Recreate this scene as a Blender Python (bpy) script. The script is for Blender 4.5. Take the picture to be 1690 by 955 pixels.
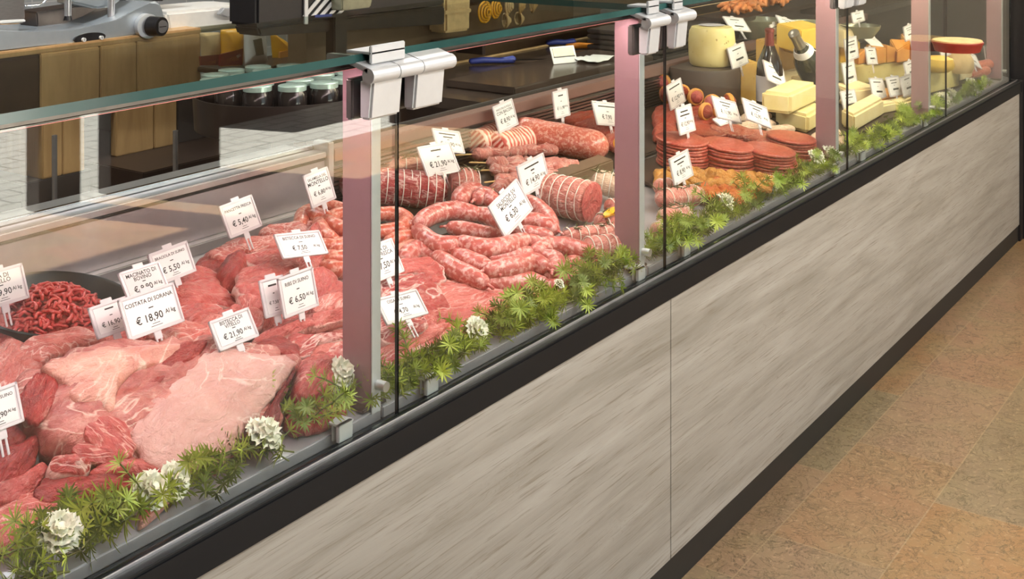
import bpy, bmesh, math, random
from mathutils import Vector, Matrix, noise, Quaternion
random.seed(7)
S = bpy.context.scene
COL = S.collection
R = math.radians
for o in list(bpy.data.objects): bpy.data.objects.remove(o)

# ------------------------------------------------------------------ camera
FPX, CXP, HYP, CH, CY = 2050.0, 845.0, -190.0, 1.6, -1.307
TH = math.atan2(2267 - 845, FPX)
sT, cT = math.sin(TH), math.cos(TH)
cam = bpy.data.cameras.new('camera'); camo = bpy.data.objects.new('camera', cam); COL.objects.link(camo)
cam.sensor_fit = 'HORIZONTAL'; cam.sensor_width = 36.0; cam.lens = 36.0 * FPX / 1690.0
cam.shift_y = -(477.5 - HYP) / 1690.0
cam.clip_start = 0.02; cam.clip_end = 200
camo.location = (0, CY, CH); camo.rotation_euler = (R(90), 0, TH - R(90))
S.camera = camo

# ------------------------------------------------------------------ exposure, world, sun, big lights
S.view_settings.view_transform = 'Standard'; S.view_settings.look = 'None'
S.view_settings.exposure = 0.0; S.view_settings.gamma = 1.0; S.view_settings.use_curve_mapping = False
S.cycles.use_denoising = True
S.cycles.max_bounces = 10; S.cycles.transparent_max_bounces = 24
S.cycles.diffuse_bounces = 3; S.cycles.glossy_bounces = 4
S.cycles.sample_clamp_indirect = 6.0
S.cycles.caustics_reflective = False; S.cycles.caustics_refractive = False
W = bpy.data.worlds.new('sky'); S.world = W; W.use_nodes = True
W.node_tree.nodes['Background'].inputs[0].default_value = (0.75, 0.88, 1.0, 1)
W.node_tree.nodes['Background'].inputs[1].default_value = 2.2
def light(name, typ, loc, rot, energy, color, size=None, size_y=None, spread=None):
    l = bpy.data.lights.new(name, typ); l.energy = energy; l.color = color
    if typ == 'AREA':
        l.shape = 'RECTANGLE'; l.size = size; l.size_y = size_y
        if spread: l.spread = R(spread)
    o = bpy.data.objects.new(name, l); o.location = loc; o.rotation_euler = rot; COL.objects.link(o)
    return o
sun = light('sun', 'SUN', (0, 0, 12), (R(20), R(-6), 0), 70.0, (1, .96, .9)); sun.data.angle = R(1)
# unseen fill lights added over the customer aisle and the service side
for x, y, e, c in [(0.8, -1.9, 36, (.94, .98, 1)), (2.8, -1.9, 82, (.97, .99, 1)), (4.9, -1.9, 86, (1, .90, .72)), (1.6, 1.7, 42, (.92, .97, 1)), (4.0, 1.7, 34, (1, .95, .87))]:
    light('room_fill', 'AREA', (x, y, 2.92), (0, 0, 0), e, c, 1.3, .35)

# ------------------------------------------------------------------ pixel rays -> points at real distances
def ray(px, py):
    u = (px - CXP) / FPX; v = -(py - HYP) / FPX
    return Vector((u * sT + cT, -u * cT + sT, v))
CAM = Vector((0, CY, CH))
def onplane(px, py, p, n):
    r = ray(px, py); return CAM + r * ((p - CAM).dot(n) / r.dot(n))
def atY(px, py, y): return onplane(px, py, Vector((0, y, 0)), Vector((0, 1, 0)))
def atZ(px, py, z): return onplane(px, py, Vector((0, 0, z)), Vector((0, 0, 1)))
D0, DS, DY = .735, .17, .05
DN = Vector((0, -DS, 1)).normalized()
def deckz(y): return D0 + DS * (y - DY)
def atD(px, py, h=0.): return onplane(px, py, Vector((0, DY, D0 + h)), DN)
def depth(p): return p.x * cT + (p.y - CY) * sT
def mpp(p): return depth(p) / FPX          # metres per pixel at p

# ------------------------------------------------------------------ materials
def lin(c):
    if isinstance(c, str):
        c = [int(c[i:i + 2], 16) / 255 for i in (0, 2, 4)]
    return tuple((x / 12.92 if x <= .04045 else ((x + .055) / 1.055) ** 2.4) for x in c) + (1,)
class NT:
    def __init__(s, name):
        s.m = bpy.data.materials.new(name); s.m.use_nodes = True
        s.t = s.m.node_tree; s.n = s.t.nodes; s.p = s.n['Principled BSDF']
    def new(s, typ, **kw):
        n = s.n.new(typ)
        for k, v in kw.items():
            if hasattr(n, k) and not k.startswith('i_'): setattr(n, k, v)
            else: n.inputs[k[2:] if k.startswith('i_') else k].default_value = v
        return n
    def l(s, a, b): s.t.links.new(a, b)
    def coord(s, out='Object', scale=(1, 1, 1), rnd=True):
        tc = s.new('ShaderNodeTexCoord'); mp = s.new('ShaderNodeMapping'); mp.inputs['Scale'].default_value = scale
        s.l(tc.outputs[out], mp.inputs['Vector'])
        if rnd:
            oi = s.new('ShaderNodeObjectInfo'); mu = s.new('ShaderNodeMath', operation='MULTIPLY'); mu.inputs[1].default_value = 37.
            s.l(oi.outputs['Random'], mu.inputs[0]); s.l(mu.outputs[0], mp.inputs['Location'])
        return mp.outputs[0]
    def noise(s, vec, scale, detail=4, rough=.55, dist=0.):
        n = s.new('ShaderNodeTexNoise'); n.inputs['Scale'].default_value = scale; n.inputs['Detail'].default_value = detail
        n.inputs['Roughness'].default_value = rough; n.inputs['Distortion'].default_value = dist
        s.l(vec, n.inputs['Vector']); return n.outputs['Fac']
    def voro(s, vec, scale, feature='F1', out='Distance', rnd=1.):
        n = s.new('ShaderNodeTexVoronoi', feature=feature); n.inputs['Scale'].default_value = scale
        if 'Randomness' in n.inputs: n.inputs['Randomness'].default_value = rnd
        s.l(vec, n.inputs['Vector']); return n.outputs[out]
    def ramp(s, fac, stops, interp='LINEAR'):
        r = s.new('ShaderNodeValToRGB'); r.color_ramp.interpolation = interp
        e = r.color_ramp.elements
        while len(e) < len(stops): e.new(.5)
        for i, (p, c) in enumerate(stops):
            e[i].position = p; e[i].color = c if len(c) == 4 else tuple(c) + (1,)
        s.l(fac, r.inputs[0]); return r.outputs[0]
    def mask(s, fac, a, b):
        return s.ramp(fac, [(a, (0, 0, 0, 1)), (b, (1, 1, 1, 1))])
    def mix(s, fac, a, b, mode='MIX'):
        m = s.new('ShaderNodeMix', data_type='RGBA', blend_type=mode)
        for sock, v in ((m.inputs[0], fac), (m.inputs[6], a), (m.inputs[7], b)):
            if hasattr(v, 'links'): s.l(v, sock)
            else: sock.default_value = v
        return m.outputs[2]
    def math(s, op, a, b=0.):
        m = s.new('ShaderNodeMath', operation=op)
        for i, v in enumerate((a, b)):
            if hasattr(v, 'links'): s.l(v, m.inputs[i])
            else: m.inputs[i].default_value = v
        return m.outputs[0]
    def attr(s, name):
        a = s.new('ShaderNodeAttribute'); a.attribute_name = name; return a.outputs['Fac']
    def bump(s, h, strength=.3, dist=.002):
        b = s.new('ShaderNodeBump'); b.inputs['Strength'].default_value = strength; b.inputs['Distance'].default_value = dist
        s.l(h, b.inputs['Height']); s.l(b.outputs[0], s.p.inputs['Normal'])
    def set(s, col=None, rough=.5, metal=0., spec=.5, coat=0.):
        if col is not None:
            if hasattr(col, 'links'): s.l(col, s.p.inputs['Base Color'])
            else: s.p.inputs['Base Color'].default_value = col
        s.p.inputs['Roughness'].default_value = rough; s.p.inputs['Metallic'].default_value = metal
        s.p.inputs['Specular IOR Level'].default_value = spec; s.p.inputs['Coat Weight'].default_value = coat
        s.p.inputs['Coat Roughness'].default_value = .15
        return s.m
def plain(name, col, rough=.5, metal=0., spec=.5, var=.06, scale=40, bump=0., coat=0.):
    n = NT(name); c = lin(col); v = n.coord(rnd=False)
    f = n.noise(v, scale, 3)
    d = tuple(x * (1 - var * 2) for x in c[:3]) + (1,); e = tuple(min(1, x * (1 + var)) for x in c[:3]) + (1,)
    n.set(n.ramp(f, [(.3, d), (.7, e)]), rough, metal, spec, coat)
    if bump: n.bump(f, bump)
    return n.m
def emis(name, col, strength):
    n = NT(name); n.set(lin(col)); n.p.inputs['Emission Color'].default_value = lin(col); n.p.inputs['Emission Strength'].default_value = strength
    return n.m
def glassmat(name, tint, base=.045, rough=0., graze=.9):
    n = NT(name); n.n.remove(n.p)
    lw = n.new('ShaderNodeLayerWeight'); lw.inputs[0].default_value = .5
    f5 = n.math('POWER', lw.outputs['Facing'], 5.); f = n.math('ADD', n.math('MULTIPLY', f5, graze), base)
    tr = n.new('ShaderNodeBsdfTransparent'); tr.inputs[0].default_value = lin(tint)
    gl = n.new('ShaderNodeBsdfGlossy'); gl.inputs['Roughness'].default_value = rough
    mx = n.new('ShaderNodeMixShader'); n.l(f, mx.inputs[0]); n.l(tr.outputs[0], mx.inputs[1]); n.l(gl.outputs[0], mx.inputs[2])
    n.l(mx.outputs[0], n.n['Material Output'].inputs[0]); return n.m

def meat(name, c1, c2, fat, fatamt=.5, scale=30, stretch=(1, 2.2, 1), rimfat=None, rough=.3, src='fib'):
    """muscle with fibre along its length, broken fat seams, an optional rind of fat along the rim"""
    n = NT(name)
    if src == 'fib':
        a = n.new('ShaderNodeAttribute'); a.attribute_name = 'fib'; mp = n.new('ShaderNodeMapping'); mp.inputs['Scale'].default_value = stretch
        n.l(a.outputs['Vector'], mp.inputs['Vector']); oi = n.new('ShaderNodeObjectInfo'); n.l(n.math('MULTIPLY', oi.outputs['Random'], 37.), mp.inputs['Location']); v = mp.outputs[0]
    else: v = n.coord(scale=(1, 1, 1))
    base = n.ramp(n.noise(v, scale * .7, 6, .65, .8), [(.3, lin(c1)), (.7, lin(c2))])
    seam = n.noise(v, scale * .55, 3, .5, 2.2); line = n.math('ABSOLUTE', n.math('SUBTRACT', seam, .5))
    streak = n.ramp(line, [(0, (1, 1, 1, 1)), (.012 + .03 * fatamt, (0, 0, 0, 1))])
    gate = n.mask(n.noise(v, scale * .35, 2), .60 - .25 * fatamt, .70 - .25 * fatamt)
    col = n.mix(n.math('MULTIPLY', n.math('MULTIPLY', streak, gate), .85), base, lin(fat))
    film = n.mask(n.noise(v, scale * .9, 5, .7, .5), .55, .75)
    col = n.mix(n.math('MULTIPLY', film, .16 + .28 * fatamt), col, lin(fat))
    fib = n.noise(v, scale * 5, 4, .7, .4)
    col = n.mix(n.math('MULTIPLY', n.mask(fib, .52, .72), .30), col, lin(fat))
    if rimfat:
        a = n.attr('rim'); w = n.math('ADD', a, n.math('MULTIPLY', n.math('SUBTRACT', n.noise(v, scale * .8, 3), .5), .14))
        col = n.mix(n.math('MULTIPLY', n.mask(w, rimfat, rimfat + .05), .9), col, lin(fat))
    n.set(col, rough, 0, .5)
    n.p.inputs['Subsurface Weight'].default_value = .08; n.p.inputs['Subsurface Radius'].default_value = (1., .35, .25); n.p.inputs['Subsurface Scale'].default_value = .006
    hgt = n.math('ADD', n.math('MULTIPLY', n.noise(v, scale * 1.6, 4, .6, .8), 1.), n.math('MULTIPLY', fib, .35))
    n.bump(hgt, 1., .010)
    return n.m

def sausagemat(name, c1, c2, fat, scale=150):
    n = NT(name); v = n.coord()
    b = n.ramp(n.noise(v, 40, 4), [(.3, lin(c1)), (.7, lin(c2))])
    f = n.noise(v, scale, 3, .6, .4)
    g = n.voro(v, scale * .9)
    col = n.mix(n.math('MULTIPLY', n.mask(f, .47, .64), .62), b, lin(fat))
    col = n.mix(n.math('MULTIPLY', n.ramp(g, [(.15, (1, 1, 1, 1)), (.3, (0, 0, 0, 1))]), .3), col, lin(c1))
    n.set(col, .3, 0, .5); n.bump(f, .35, .002); return n.m

M = {}
def mk():
    M['pork'] = meat('pork_meat', 'a53a36', 'd0675f', 'e8b0a4', .35, 26, rimfat=.95)
    M['porkfat'] = meat('pork_fatty_meat', 'b8463f', 'd97e72', 'f0c2b6', .9, 24)
    M['beef'] = meat('dark_beef_meat', '76191b', 'b23430', 'd08c80', .15, 26)
    M['beeffat'] = meat('beef_with_membrane', '8f2526', 'c45650', 'e3ab9e', .5, 18)
    M['steak'] = meat('steak_meat', 'a53a37', 'c95d55', 'f0cabe', .2, 20, rimfat=.93)
    M['coppa'] = meat('coppa_meat', '8f2628', 'b8453f', 'efc8bc', 1.0, 17, rimfat=.97)
    M['joint'] = meat('beef_joint_surface', '8a3032', 'c87a6e', 'e2bdac', .7, 13, (1, 1.8, 1))
    M['fat'] = meat('beef_fat_cap', 'bd857c', 'd2a498', 'e2c0b4', .3, 12, (1, 1.4, 1))
    M['fatpink'] = meat('beef_fat_membrane', 'b8635a', 'dda592', 'e8c6b5', .6, 14, (1, 1.8, 1))
    M['cut'] = meat('beef_cut_face', '5d1416', '7d2022', 'a8504a', .1, 30)
    M['roast'] = meat('rolled_roast_meat', 'cf8475', 'c0645a', 'e8c2b4', .8, 20)
    M['ham'] = meat('ham_cut_face', 'b9534f', 'c2625c', 'd89a90', .1, 18, src='Object')
    M['chicken'] = meat('chicken_meat', 'dba08a', 'cf7f6b', 'ecccba', .7, 26)
    M['bacon'] = meat('bacon_wrapped_meat', 'c9685b', 'd98f80', 'eccabc', .9, 28, (2.5, .6, 1))
    M['marin'] = meat('marinated_red_meat', '9c3225', 'b54a34', 'cc8664', .3, 36)
    M['orange'] = meat('orange_marinated_chicken', 'b8481a', 'c8742a', 'd9a04e', .4, 50, rough=.22, src='Object')
    M['ychick'] = meat('yellow_marinated_chicken', 'b9752a', 'c98f42', 'deba7c', .4, 50, rough=.22, src='Object')
    M['white_meat'] = meat('pale_poultry', 'e0c3aa', 'd8b294', 'efdfd0', .4, 22)
    M['burger'] = sausagemat('ground_beef_patty', '8f2f24', 'a84636', 'c67a66', 130)
    M['burgerd'] = sausagemat('seasoned_ground_patty', '943428', 'a84838', 'cfa58c', 130)
    M['mince'] = sausagemat('minced_beef', 'b32a28', 'cc4340', 'dd7d74', 220)
    M['sausage'] = sausagemat('coarse_pork_sausage', 'a9483f', 'c2665e', 'ecc6ba', 95)
    M['salamella'] = sausagemat('salamella_sausage', 'b34a38', 'c8654f', 'eab9a2', 105)
    M['loaf'] = sausagemat('minced_meat_loaf', 'b5503f', 'c46a58', 'e6bda8', 130)
    # pancetta: rings of fat and lean along the axis
    n = NT('rolled_pancetta'); v = n.coord()
    sx = n.new('ShaderNodeSeparateXYZ'); n.l(v, sx.inputs[0])
    w = n.new('ShaderNodeTexWave', wave_type='BANDS', bands_direction='X'); w.inputs['Scale'].default_value = 22; w.inputs['Distortion'].default_value = 4; w.inputs['Detail'].default_value = 2; w.inputs['Detail Scale'].default_value = 1.5
    n.l(v, w.inputs['Vector'])
    n.set(n.ramp(w.outputs['Fac'], [(.25, lin('c9584c')), (.5, lin('e39c88')), (.75, lin('f0cbb8'))]), .35); n.bump(w.outputs['Fac'], .4, .002); M['pancetta'] = n.m
    n = NT('spiral_cut_face'); v = n.coord()
    w = n.new('ShaderNodeTexWave', wave_type='RINGS', rings_direction='X'); w.inputs['Scale'].default_value = 26; w.inputs['Distortion'].default_value = 3; w.inputs['Detail'].default_value = 2
    n.l(v, w.inputs['Vector'])
    n.set(n.ramp(w.outputs['Fac'], [(.2, lin('b8483c')), (.55, lin('d88a78')), (.8, lin('efc8b6'))]), .35); M['spiral'] = n.m
    # greens and flowers
    for k, a, b in (('leafl', '9fb034', 'c3cc58'), ('leafd', '546423', '788636'), ('leafm', '7f9430', 'a6b24a')):
        n = NT('leaf_green_' + k[-1].replace('l', 'light').replace('d', 'dark').replace('m', 'mid')); v = n.coord()
        n.set(n.ramp(n.noise(v, 30, 2), [(.35, lin(a)), (.65, lin(b))]), .5); M[k] = n.m
    M['stem'] = plain('green_stem', '5b6128', .6)
    n = NT('white_petal'); v = n.coord(); n.set(n.ramp(n.noise(v, 60, 3), [(.3, lin('e9e2c4')), (.7, lin('fbf8ea'))]), .55); M['petal'] = n.m
    M['rosemary'] = plain('rosemary', '5c5a34', .6)
    # cheeses
    def cheese(key, a, b, hole=None, rough=.4, sc=18):
        n = NT(key + '_cheese'); v = n.coord()
        c = n.ramp(n.noise(v, sc, 4), [(.3, lin(a)), (.7, lin(b))])
        if hole:
            d = n.voro(v, hole); m = n.ramp(d, [(.12, (1, 1, 1, 1)), (.2, (0, 0, 0, 1))]); m = n.math('MULTIPLY', m, n.mask(n.noise(v, hole * .5, 2), .5, .6))
            c = n.mix(n.math('MULTIPLY', m, .7), c, lin('9a7436')); n.bump(n.math('SUBTRACT', 1., m), .6, .003)
        n.set(c, rough); M[key] = n.m
    cheese('holey', 'e6d394', 'dcc47c', 55); cheese('tan', 'dcb466', 'cf9f50', 70); cheese('ivory', 'ead8a4', 'e2ca88'); cheese('yellow', 'e8c258', 'dfae42')
    cheese('amber', 'e0a050', 'd68c3c', None, .45, 30); cheese('cream', 'efdcb0', 'e6cc98'); cheese('rind', 'c9a468', 'b98c50', None, .6, 60); M['yellowch'] = M['yellow']
    M['pepper'] = plain('yellow_pepper', 'e8a51e', .3)
    M['crisp'] = plain('orange_crisp', 'e08a4c', .5, var=.2, scale=20)
    # setting
    M['ledgem'] = plain('bronze_ledge_metal', '98766c', .4, .5, var=.03)
    M['backm'] = plain('matt_back_steel', 'a99fa2', .42, .8, var=.03)
    M['deckm'] = plain('satin_deck_steel', 'b9b5ba', .3, .55, var=.03)
    M['postm'] = plain('satin_post_metal', 'a57f86', .5, .35, var=.02)  # pink tint put into the colour for the meat reflected in the posts
    n = NT('brushed_steel'); v = n.coord(scale=(2, 60, 60), rnd=False); f = n.noise(v, 20, 3)
    n.set(n.ramp(f, [(.3, lin('a8a5a6')), (.7, lin('c4c1c2'))]), .28, 1.); n.bump(f, .05, .001); M['steel'] = n.m
    M['steeld'] = plain('dark_steel', '6b6360', .35, .9)
    M['alu'] = plain('satin_aluminium', 'c9c7c8', .3, .85, var=.03)
    M['alum'] = plain('matt_aluminium', 'cfd0d2', .42, .5, var=.02)
    M['chrome'] = plain('polished_metal', 'd2d6da', .16, 1., var=.02)
    M['slicer'] = plain('slicer_casing', 'cfd8de', .24, .6, var=.02)
    M['black'] = plain('black_satin', '1d1a1b', .4, var=.1)
    M['rail'] = plain('black_rail_laminate', '0b0d11', .5, var=.05)
    M['rail'].node_tree.nodes['Principled BSDF'].inputs['Specular IOR Level'].default_value = .25
    M['railtop'] = plain('black_gloss_rail', '16161a', .4, var=.05)
    M['plinth'] = plain('dark_plinth', '1c1c1c', .5, var=.06)
    M['dark'] = plain('dark_brown', '32251f', .4, var=.12, scale=8)
    M['darkgrey'] = plain('dark_grey_laminate', '4b4542', .35, var=.08, scale=6)
    M['brownp'] = plain('brown_panel', '6d5843', .4, var=.12, scale=10)
    M['brownw'] = plain('brown_worktop', '4d4038', .18, var=.1, scale=12)
    M['drum'] = plain('dark_brown_board', '4a3a30', .5, var=.05)
    M['white'] = plain('white_plastic', 'eeece6', .35, var=.02)
    M['tagp'] = plain('clear_white_plastic', 'd8cfd0', .25, var=.02, spec=.5)
    M['card'] = plain('white_card', 'e6e0de', .6, var=.01)
    M['ink'] = plain('black_ink', '141212', .6, var=.02)
    M['wire'] = plain('twine', 'efe6d8', .7)
    M['stick'] = plain('bamboo_stick', 'dfb878', .6)
    M['blue'] = plain('blue_plastic', '3d4a9a', .35); M['orangep'] = plain('orange_plastic', 'e08a1e', .35)
    M['glass'] = glassmat('clear_glass', 'f7faf8', .05); M['shelfglass'] = glassmat('shelf_glass', 'eef5f1', .03, 0., .45)
    M['teal'] = plain('glass_edge_teal', '2c4f4c', .15, var=.15, scale=5); M['edge'] = plain('glass_edge_dark', '17191a', .15)
    M['bottle'] = plain('dark_bottle_glass', '241a14', .08, var=.05, coat=.5); M['bottleg'] = plain('green_bottle_glass', '2a2a1c', .08, var=.05, coat=.5)
    M['foil'] = plain('grey_foil', '8f8578', .3, .6); M['foilr'] = plain('red_foil', '7a3028', .3, .4)
    M['lid'] = plain('pale_green_lid', 'bcd0c4', .25, .3); M['jar'] = plain('dark_jar_glass', '2b2422', .12)
    M['paper'] = plain('kraft_paper', 'cfae7c', .7, var=.1, scale=30); M['redlid'] = plain('red_plastic', '8f2c22', .35)
    M['bowl'] = plain('grey_bowl', '8c8a74', .25, .3)
    # grey oak laminate
    n = NT('grey_oak_laminate'); v = n.coord('Object', (.55, 1, 7.0), False)
    g = n.noise(v, 3.0, 6, .6, .5); fine = n.noise(n.coord('Object', (2.2, 1, 80), False), 3, 5, .65, .25)
    c = n.ramp(g, [(.28, lin('807a70')), (.5, lin('958f86')), (.72, lin('a39e96'))])
    c = n.mix(n.math('MULTIPLY', n.mask(fine, .54, .68), .75), c, lin('6e6455'))
    cath = n.noise(n.coord('Object', (1.1, 1, 9.0), False), 2.0, 3, .5, 1.8); cl = n.math('FRACT', n.math('MULTIPLY', cath, 16.))
    cg = n.mask(n.noise(n.coord('Object', (.6, 1, 3), False), 2.5, 2), .55, .68)
    c = n.mix(n.math('MULTIPLY', n.math('MULTIPLY', n.ramp(cl, [(0, (1, 1, 1, 1)), (.22, (0, 0, 0, 1))]), cg), .38), c, lin('6f6350'))
    kn = n.voro(n.coord('Object', (1, 1, 2.2), False), 3.2); c = n.mix(n.math('MULTIPLY', n.ramp(kn, [(.008, (1, 1, 1, 1)), (.03, (0, 0, 0, 1))]), .5), c, lin('6d6052'))
    n.set(c, .5); n.bump(fine, .15, .001); M['oak'] = n.m
    n = NT('tan_wood'); v = n.coord('Object', (6, 6, .8), False)
    n.set(n.ramp(n.noise(v, 4, 5, .6, .6), [(.3, lin('a98458')), (.7, lin('c29d6c'))]), .4); M['tanwood'] = n.m
    # floor: orange / rose / olive marble slabs laid in courses along the counter
    n = NT('marble_slabs'); tc = n.new('ShaderNodeTexCoord'); mp = n.new('ShaderNodeMapping'); n.l(tc.outputs['Object'], mp.inputs[0])
    mp.inputs['Location'].default_value = (-.40, .09, 0)
    br = n.new('ShaderNodeTexBrick'); br.offset = .37; br.inputs['Scale'].default_value = 1.; br.inputs['Brick Width'].default_value = .62; br.inputs['Row Height'].default_value = .28
    br.inputs['Mortar Size'].default_value = .0022; br.inputs['Mortar Smooth'].default_value = .3
    br.inputs['Color1'].default_value = (0, 0, 0, 1); br.inputs['Color2'].default_value = (1, 1, 1, 1); br.inputs['Mortar'].default_value = (.5, .5, .5, 1)
    n.l(mp.outputs[0], br.inputs['Vector'])
    tone = n.ramp(br.outputs['Color'], [(0, lin('7b6c54')), (.3, lin('826c54')), (.55, lin('8a6e56')), (.8, lin('8f6b48')), (1, lin('8a6a56'))])
    v = mp.outputs[0]
    cl = n.noise(v, 5, 5, .6, .8)
    c = n.mix(n.math('MULTIPLY', n.mask(cl, .4, .75), .5), tone, lin('877a58'))
    vn = n.noise(v, 13, 6, .68, 1.3); ln = n.math('ABSOLUTE', n.math('SUBTRACT', vn, .5))
    c = n.mix(n.math('MULTIPLY', n.ramp(ln, [(0, (1, 1, 1, 1)), (.022, (0, 0, 0, 1))]), .85), c, lin('4a3e2c'))
    vn2 = n.noise(v, 30, 5, .7, 2.); ln2 = n.math('ABSOLUTE', n.math('SUBTRACT', vn2, .5))
    c = n.mix(n.math('MULTIPLY', n.math('MULTIPLY', n.ramp(ln2, [(0, (1, 1, 1, 1)), (.04, (0, 0, 0, 1))]), n.mask(n.noise(v, 7, 3), .4, .6)), .6), c, lin('55462f'))
    c = n.mix(n.math('MULTIPLY', n.mask(n.noise(v, 60, 4, .7), .55, .75), .45), c, lin('c4a480'))
    c = n.mix(n.math('MULTIPLY', br.outputs['Fac'], .4), c, lin('a08a68'))
    n.set(c, .28); M['floor'] = n.m
    n = NT('street_cobbles'); v = n.coord('Object', (1, 1, 1), False)
    br = n.new('ShaderNodeTexBrick'); br.inputs['Scale'].default_value = 1; br.inputs['Brick Width'].default_value = .3; br.inputs['Row Height'].default_value = .14; br.inputs['Mortar Size'].default_value = .008
    br.inputs['Color1'].default_value = lin('c9c6bd'); br.inputs['Color2'].default_value = lin('b4b2aa'); br.inputs['Mortar'].default_value = lin('77756e'); n.l(v, br.inputs['Vector'])
    n.set(br.outputs['Color'], .8); M['street'] = n.m
    M['wallc'] = plain('cream_wall', 'c9c0b0', .8, var=.03, scale=4); M['walld'] = plain('dark_wall', '3b2f29', .6, var=.08, scale=5)
    n = NT('grey_wall_tiles'); v = n.coord('Object', (1, 1, 1), False)
    br = n.new('ShaderNodeTexBrick'); br.inputs['Scale'].default_value = 1; br.inputs['Brick Width'].default_value = .2; br.inputs['Row Height'].default_value = .2; br.inputs['Mortar Size'].default_value = .004; br.offset = 0
    br.inputs['Color1'].default_value = lin('b9bcbf'); br.inputs['Color2'].default_value = lin('a2a6aa'); br.inputs['Mortar'].default_value = lin('d0d0d0')
    mp2 = n.new('ShaderNodeMapping'); mp2.inputs['Rotation'].default_value = (R(90), 0, 0); tc2 = n.new('ShaderNodeTexCoord'); n.l(tc2.outputs['Object'], mp2.inputs[0]); n.l(mp2.outputs[0], br.inputs['Vector'])
    n.set(br.outputs['Color'], .25); M['tiles'] = n.m
    M['led'] = emis('lamp_diffuser_rose', 'ff9a96', .8); M['ledw'] = emis('lamp_diffuser_warm', 'ffe0a8', .8)
    M['ceil'] = plain('ceiling_white', 'd8d4cc', .8, var=.02); M['lampp'] = emis('ceiling_lamp_panel', 'fff2dd', 4.)
mk()
# ------------------------------------------------------------------ mesh helpers
def mob(name, verts, faces, mat, parent=None, smooth=True, rim=None, loc=None, fib=None):
    me = bpy.data.meshes.new(name); me.from_pydata([tuple(v) for v in verts], [], faces); me.update()
    if rim:
        a = me.attributes.new('rim', 'FLOAT', 'POINT'); a.data.foreach_set('value', rim)
    if fib:
        a = me.attributes.new('fib', 'FLOAT_VECTOR', 'POINT'); a.data.foreach_set('vector', [c for t in fib for c in t])
    for m in (mat if isinstance(mat, list) else [mat]): me.materials.append(M[m] if isinstance(m, str) else m)
    if smooth: me.polygons.foreach_set('use_smooth', [True] * len(me.polygons))
    o = bpy.data.objects.new(name, me); COL.objects.link(o)
    if parent: o.parent = parent
    if loc is not None: o.location = loc
    return o
def bmob(name, bm, mat, parent=None, smooth=False, loc=None):
    bmesh.ops.recalc_face_normals(bm, faces=bm.faces)
    me = bpy.data.meshes.new(name); bm.to_mesh(me); bm.free()
    for m in (mat if isinstance(mat, list) else [mat]): me.materials.append(M[m] if isinstance(m, str) else m)
    if smooth:
        me.polygons.foreach_set('use_smooth', [True] * len(me.polygons))
        me.set_sharp_from_angle(angle=R(40))
    o = bpy.data.objects.new(name, me); COL.objects.link(o)
    if parent: o.parent = parent
    if loc is not None: o.location = loc
    return o
def box(bm, x0, x1, y0, y1, z0, z1, bev=0., seg=2, mtx=None):
    r = bmesh.ops.create_cube(bm, size=1.); vs = r['verts']
    bmesh.ops.scale(bm, vec=(x1 - x0, y1 - y0, z1 - z0), verts=vs); bmesh.ops.translate(bm, vec=((x0 + x1) / 2, (y0 + y1) / 2, (z0 + z1) / 2), verts=vs)
    if bev:
        es = list({e for v in vs for e in v.link_edges})
        rr = bmesh.ops.bevel(bm, geom=es, offset=bev, segments=seg, affect='EDGES'); vs = rr['verts']
    if mtx is not None:
        bmesh.ops.transform(bm, matrix=mtx, verts=list({v for v in vs}))
def cyl(bm, p0, p1, r0, r1=None, seg=20, cap=True):
    p0, p1 = Vector(p0), Vector(p1); d = p1 - p0
    r = bmesh.ops.create_cone(bm, cap_ends=cap, segments=seg, radius1=r0, radius2=r0 if r1 is None else r1, depth=d.length)
    q = Vector((0, 0, 1)).rotation_difference(d.normalized())
    bmesh.ops.transform(bm, matrix=Matrix.Translation((p0 + p1) / 2) @ q.to_matrix().to_4x4(), verts=r['verts'])
def one(name, mat, parent=None, bev=.003, smooth=True, **k):
    bm = bmesh.new(); box(bm, *k['b'], bev); return bmob(name, bm, mat, parent, smooth)
def tag(o, label, cat, group=None, kind=None):
    o['label'] = label; o['category'] = cat
    if group: o['group'] = group
    if kind: o['kind'] = kind
    return o
def struct(o): o['kind'] = 'structure'; return o
def thing(name, loc, label, cat, group=None):
    e = bpy.data.objects.new(name, None); COL.objects.link(e); e.location = loc; e.empty_display_size = .05
    return tag(e, label, cat, group)
def catmull(pts, n, closed=False):
    P = [Vector(p) for p in pts]; m = len(P); out = []
    segs = m if closed else m - 1
    for i in range(segs):
        g = (lambda k: P[k % m]) if closed else (lambda k: P[max(0, min(m - 1, k))])
        a, b, c, d = g(i - 1), g(i), g(i + 1), g(i + 2)
        for j in range(n):
            t = j / n
            out.append(.5 * ((2 * b) + (c - a) * t + (2 * a - 5 * b + 4 * c - d) * t * t + (3 * b - a - 3 * c + d) * t ** 3))
    if not closed: out.append(P[-1])
    return out
def resample(pts, n, closed=True):
    P = pts + ([pts[0]] if closed else []); L = [0]
    for a, b in zip(P, P[1:]): L.append(L[-1] + (b - a).length)
    out = []; k = 0
    for i in range(n):
        t = L[-1] * i / (n if closed else n - 1)
        while k < len(L) - 2 and L[k + 1] < t: k += 1
        f = (t - L[k]) / max(1e-9, L[k + 1] - L[k]); out.append(P[k].lerp(P[k + 1], min(1, f)))
    return out
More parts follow.
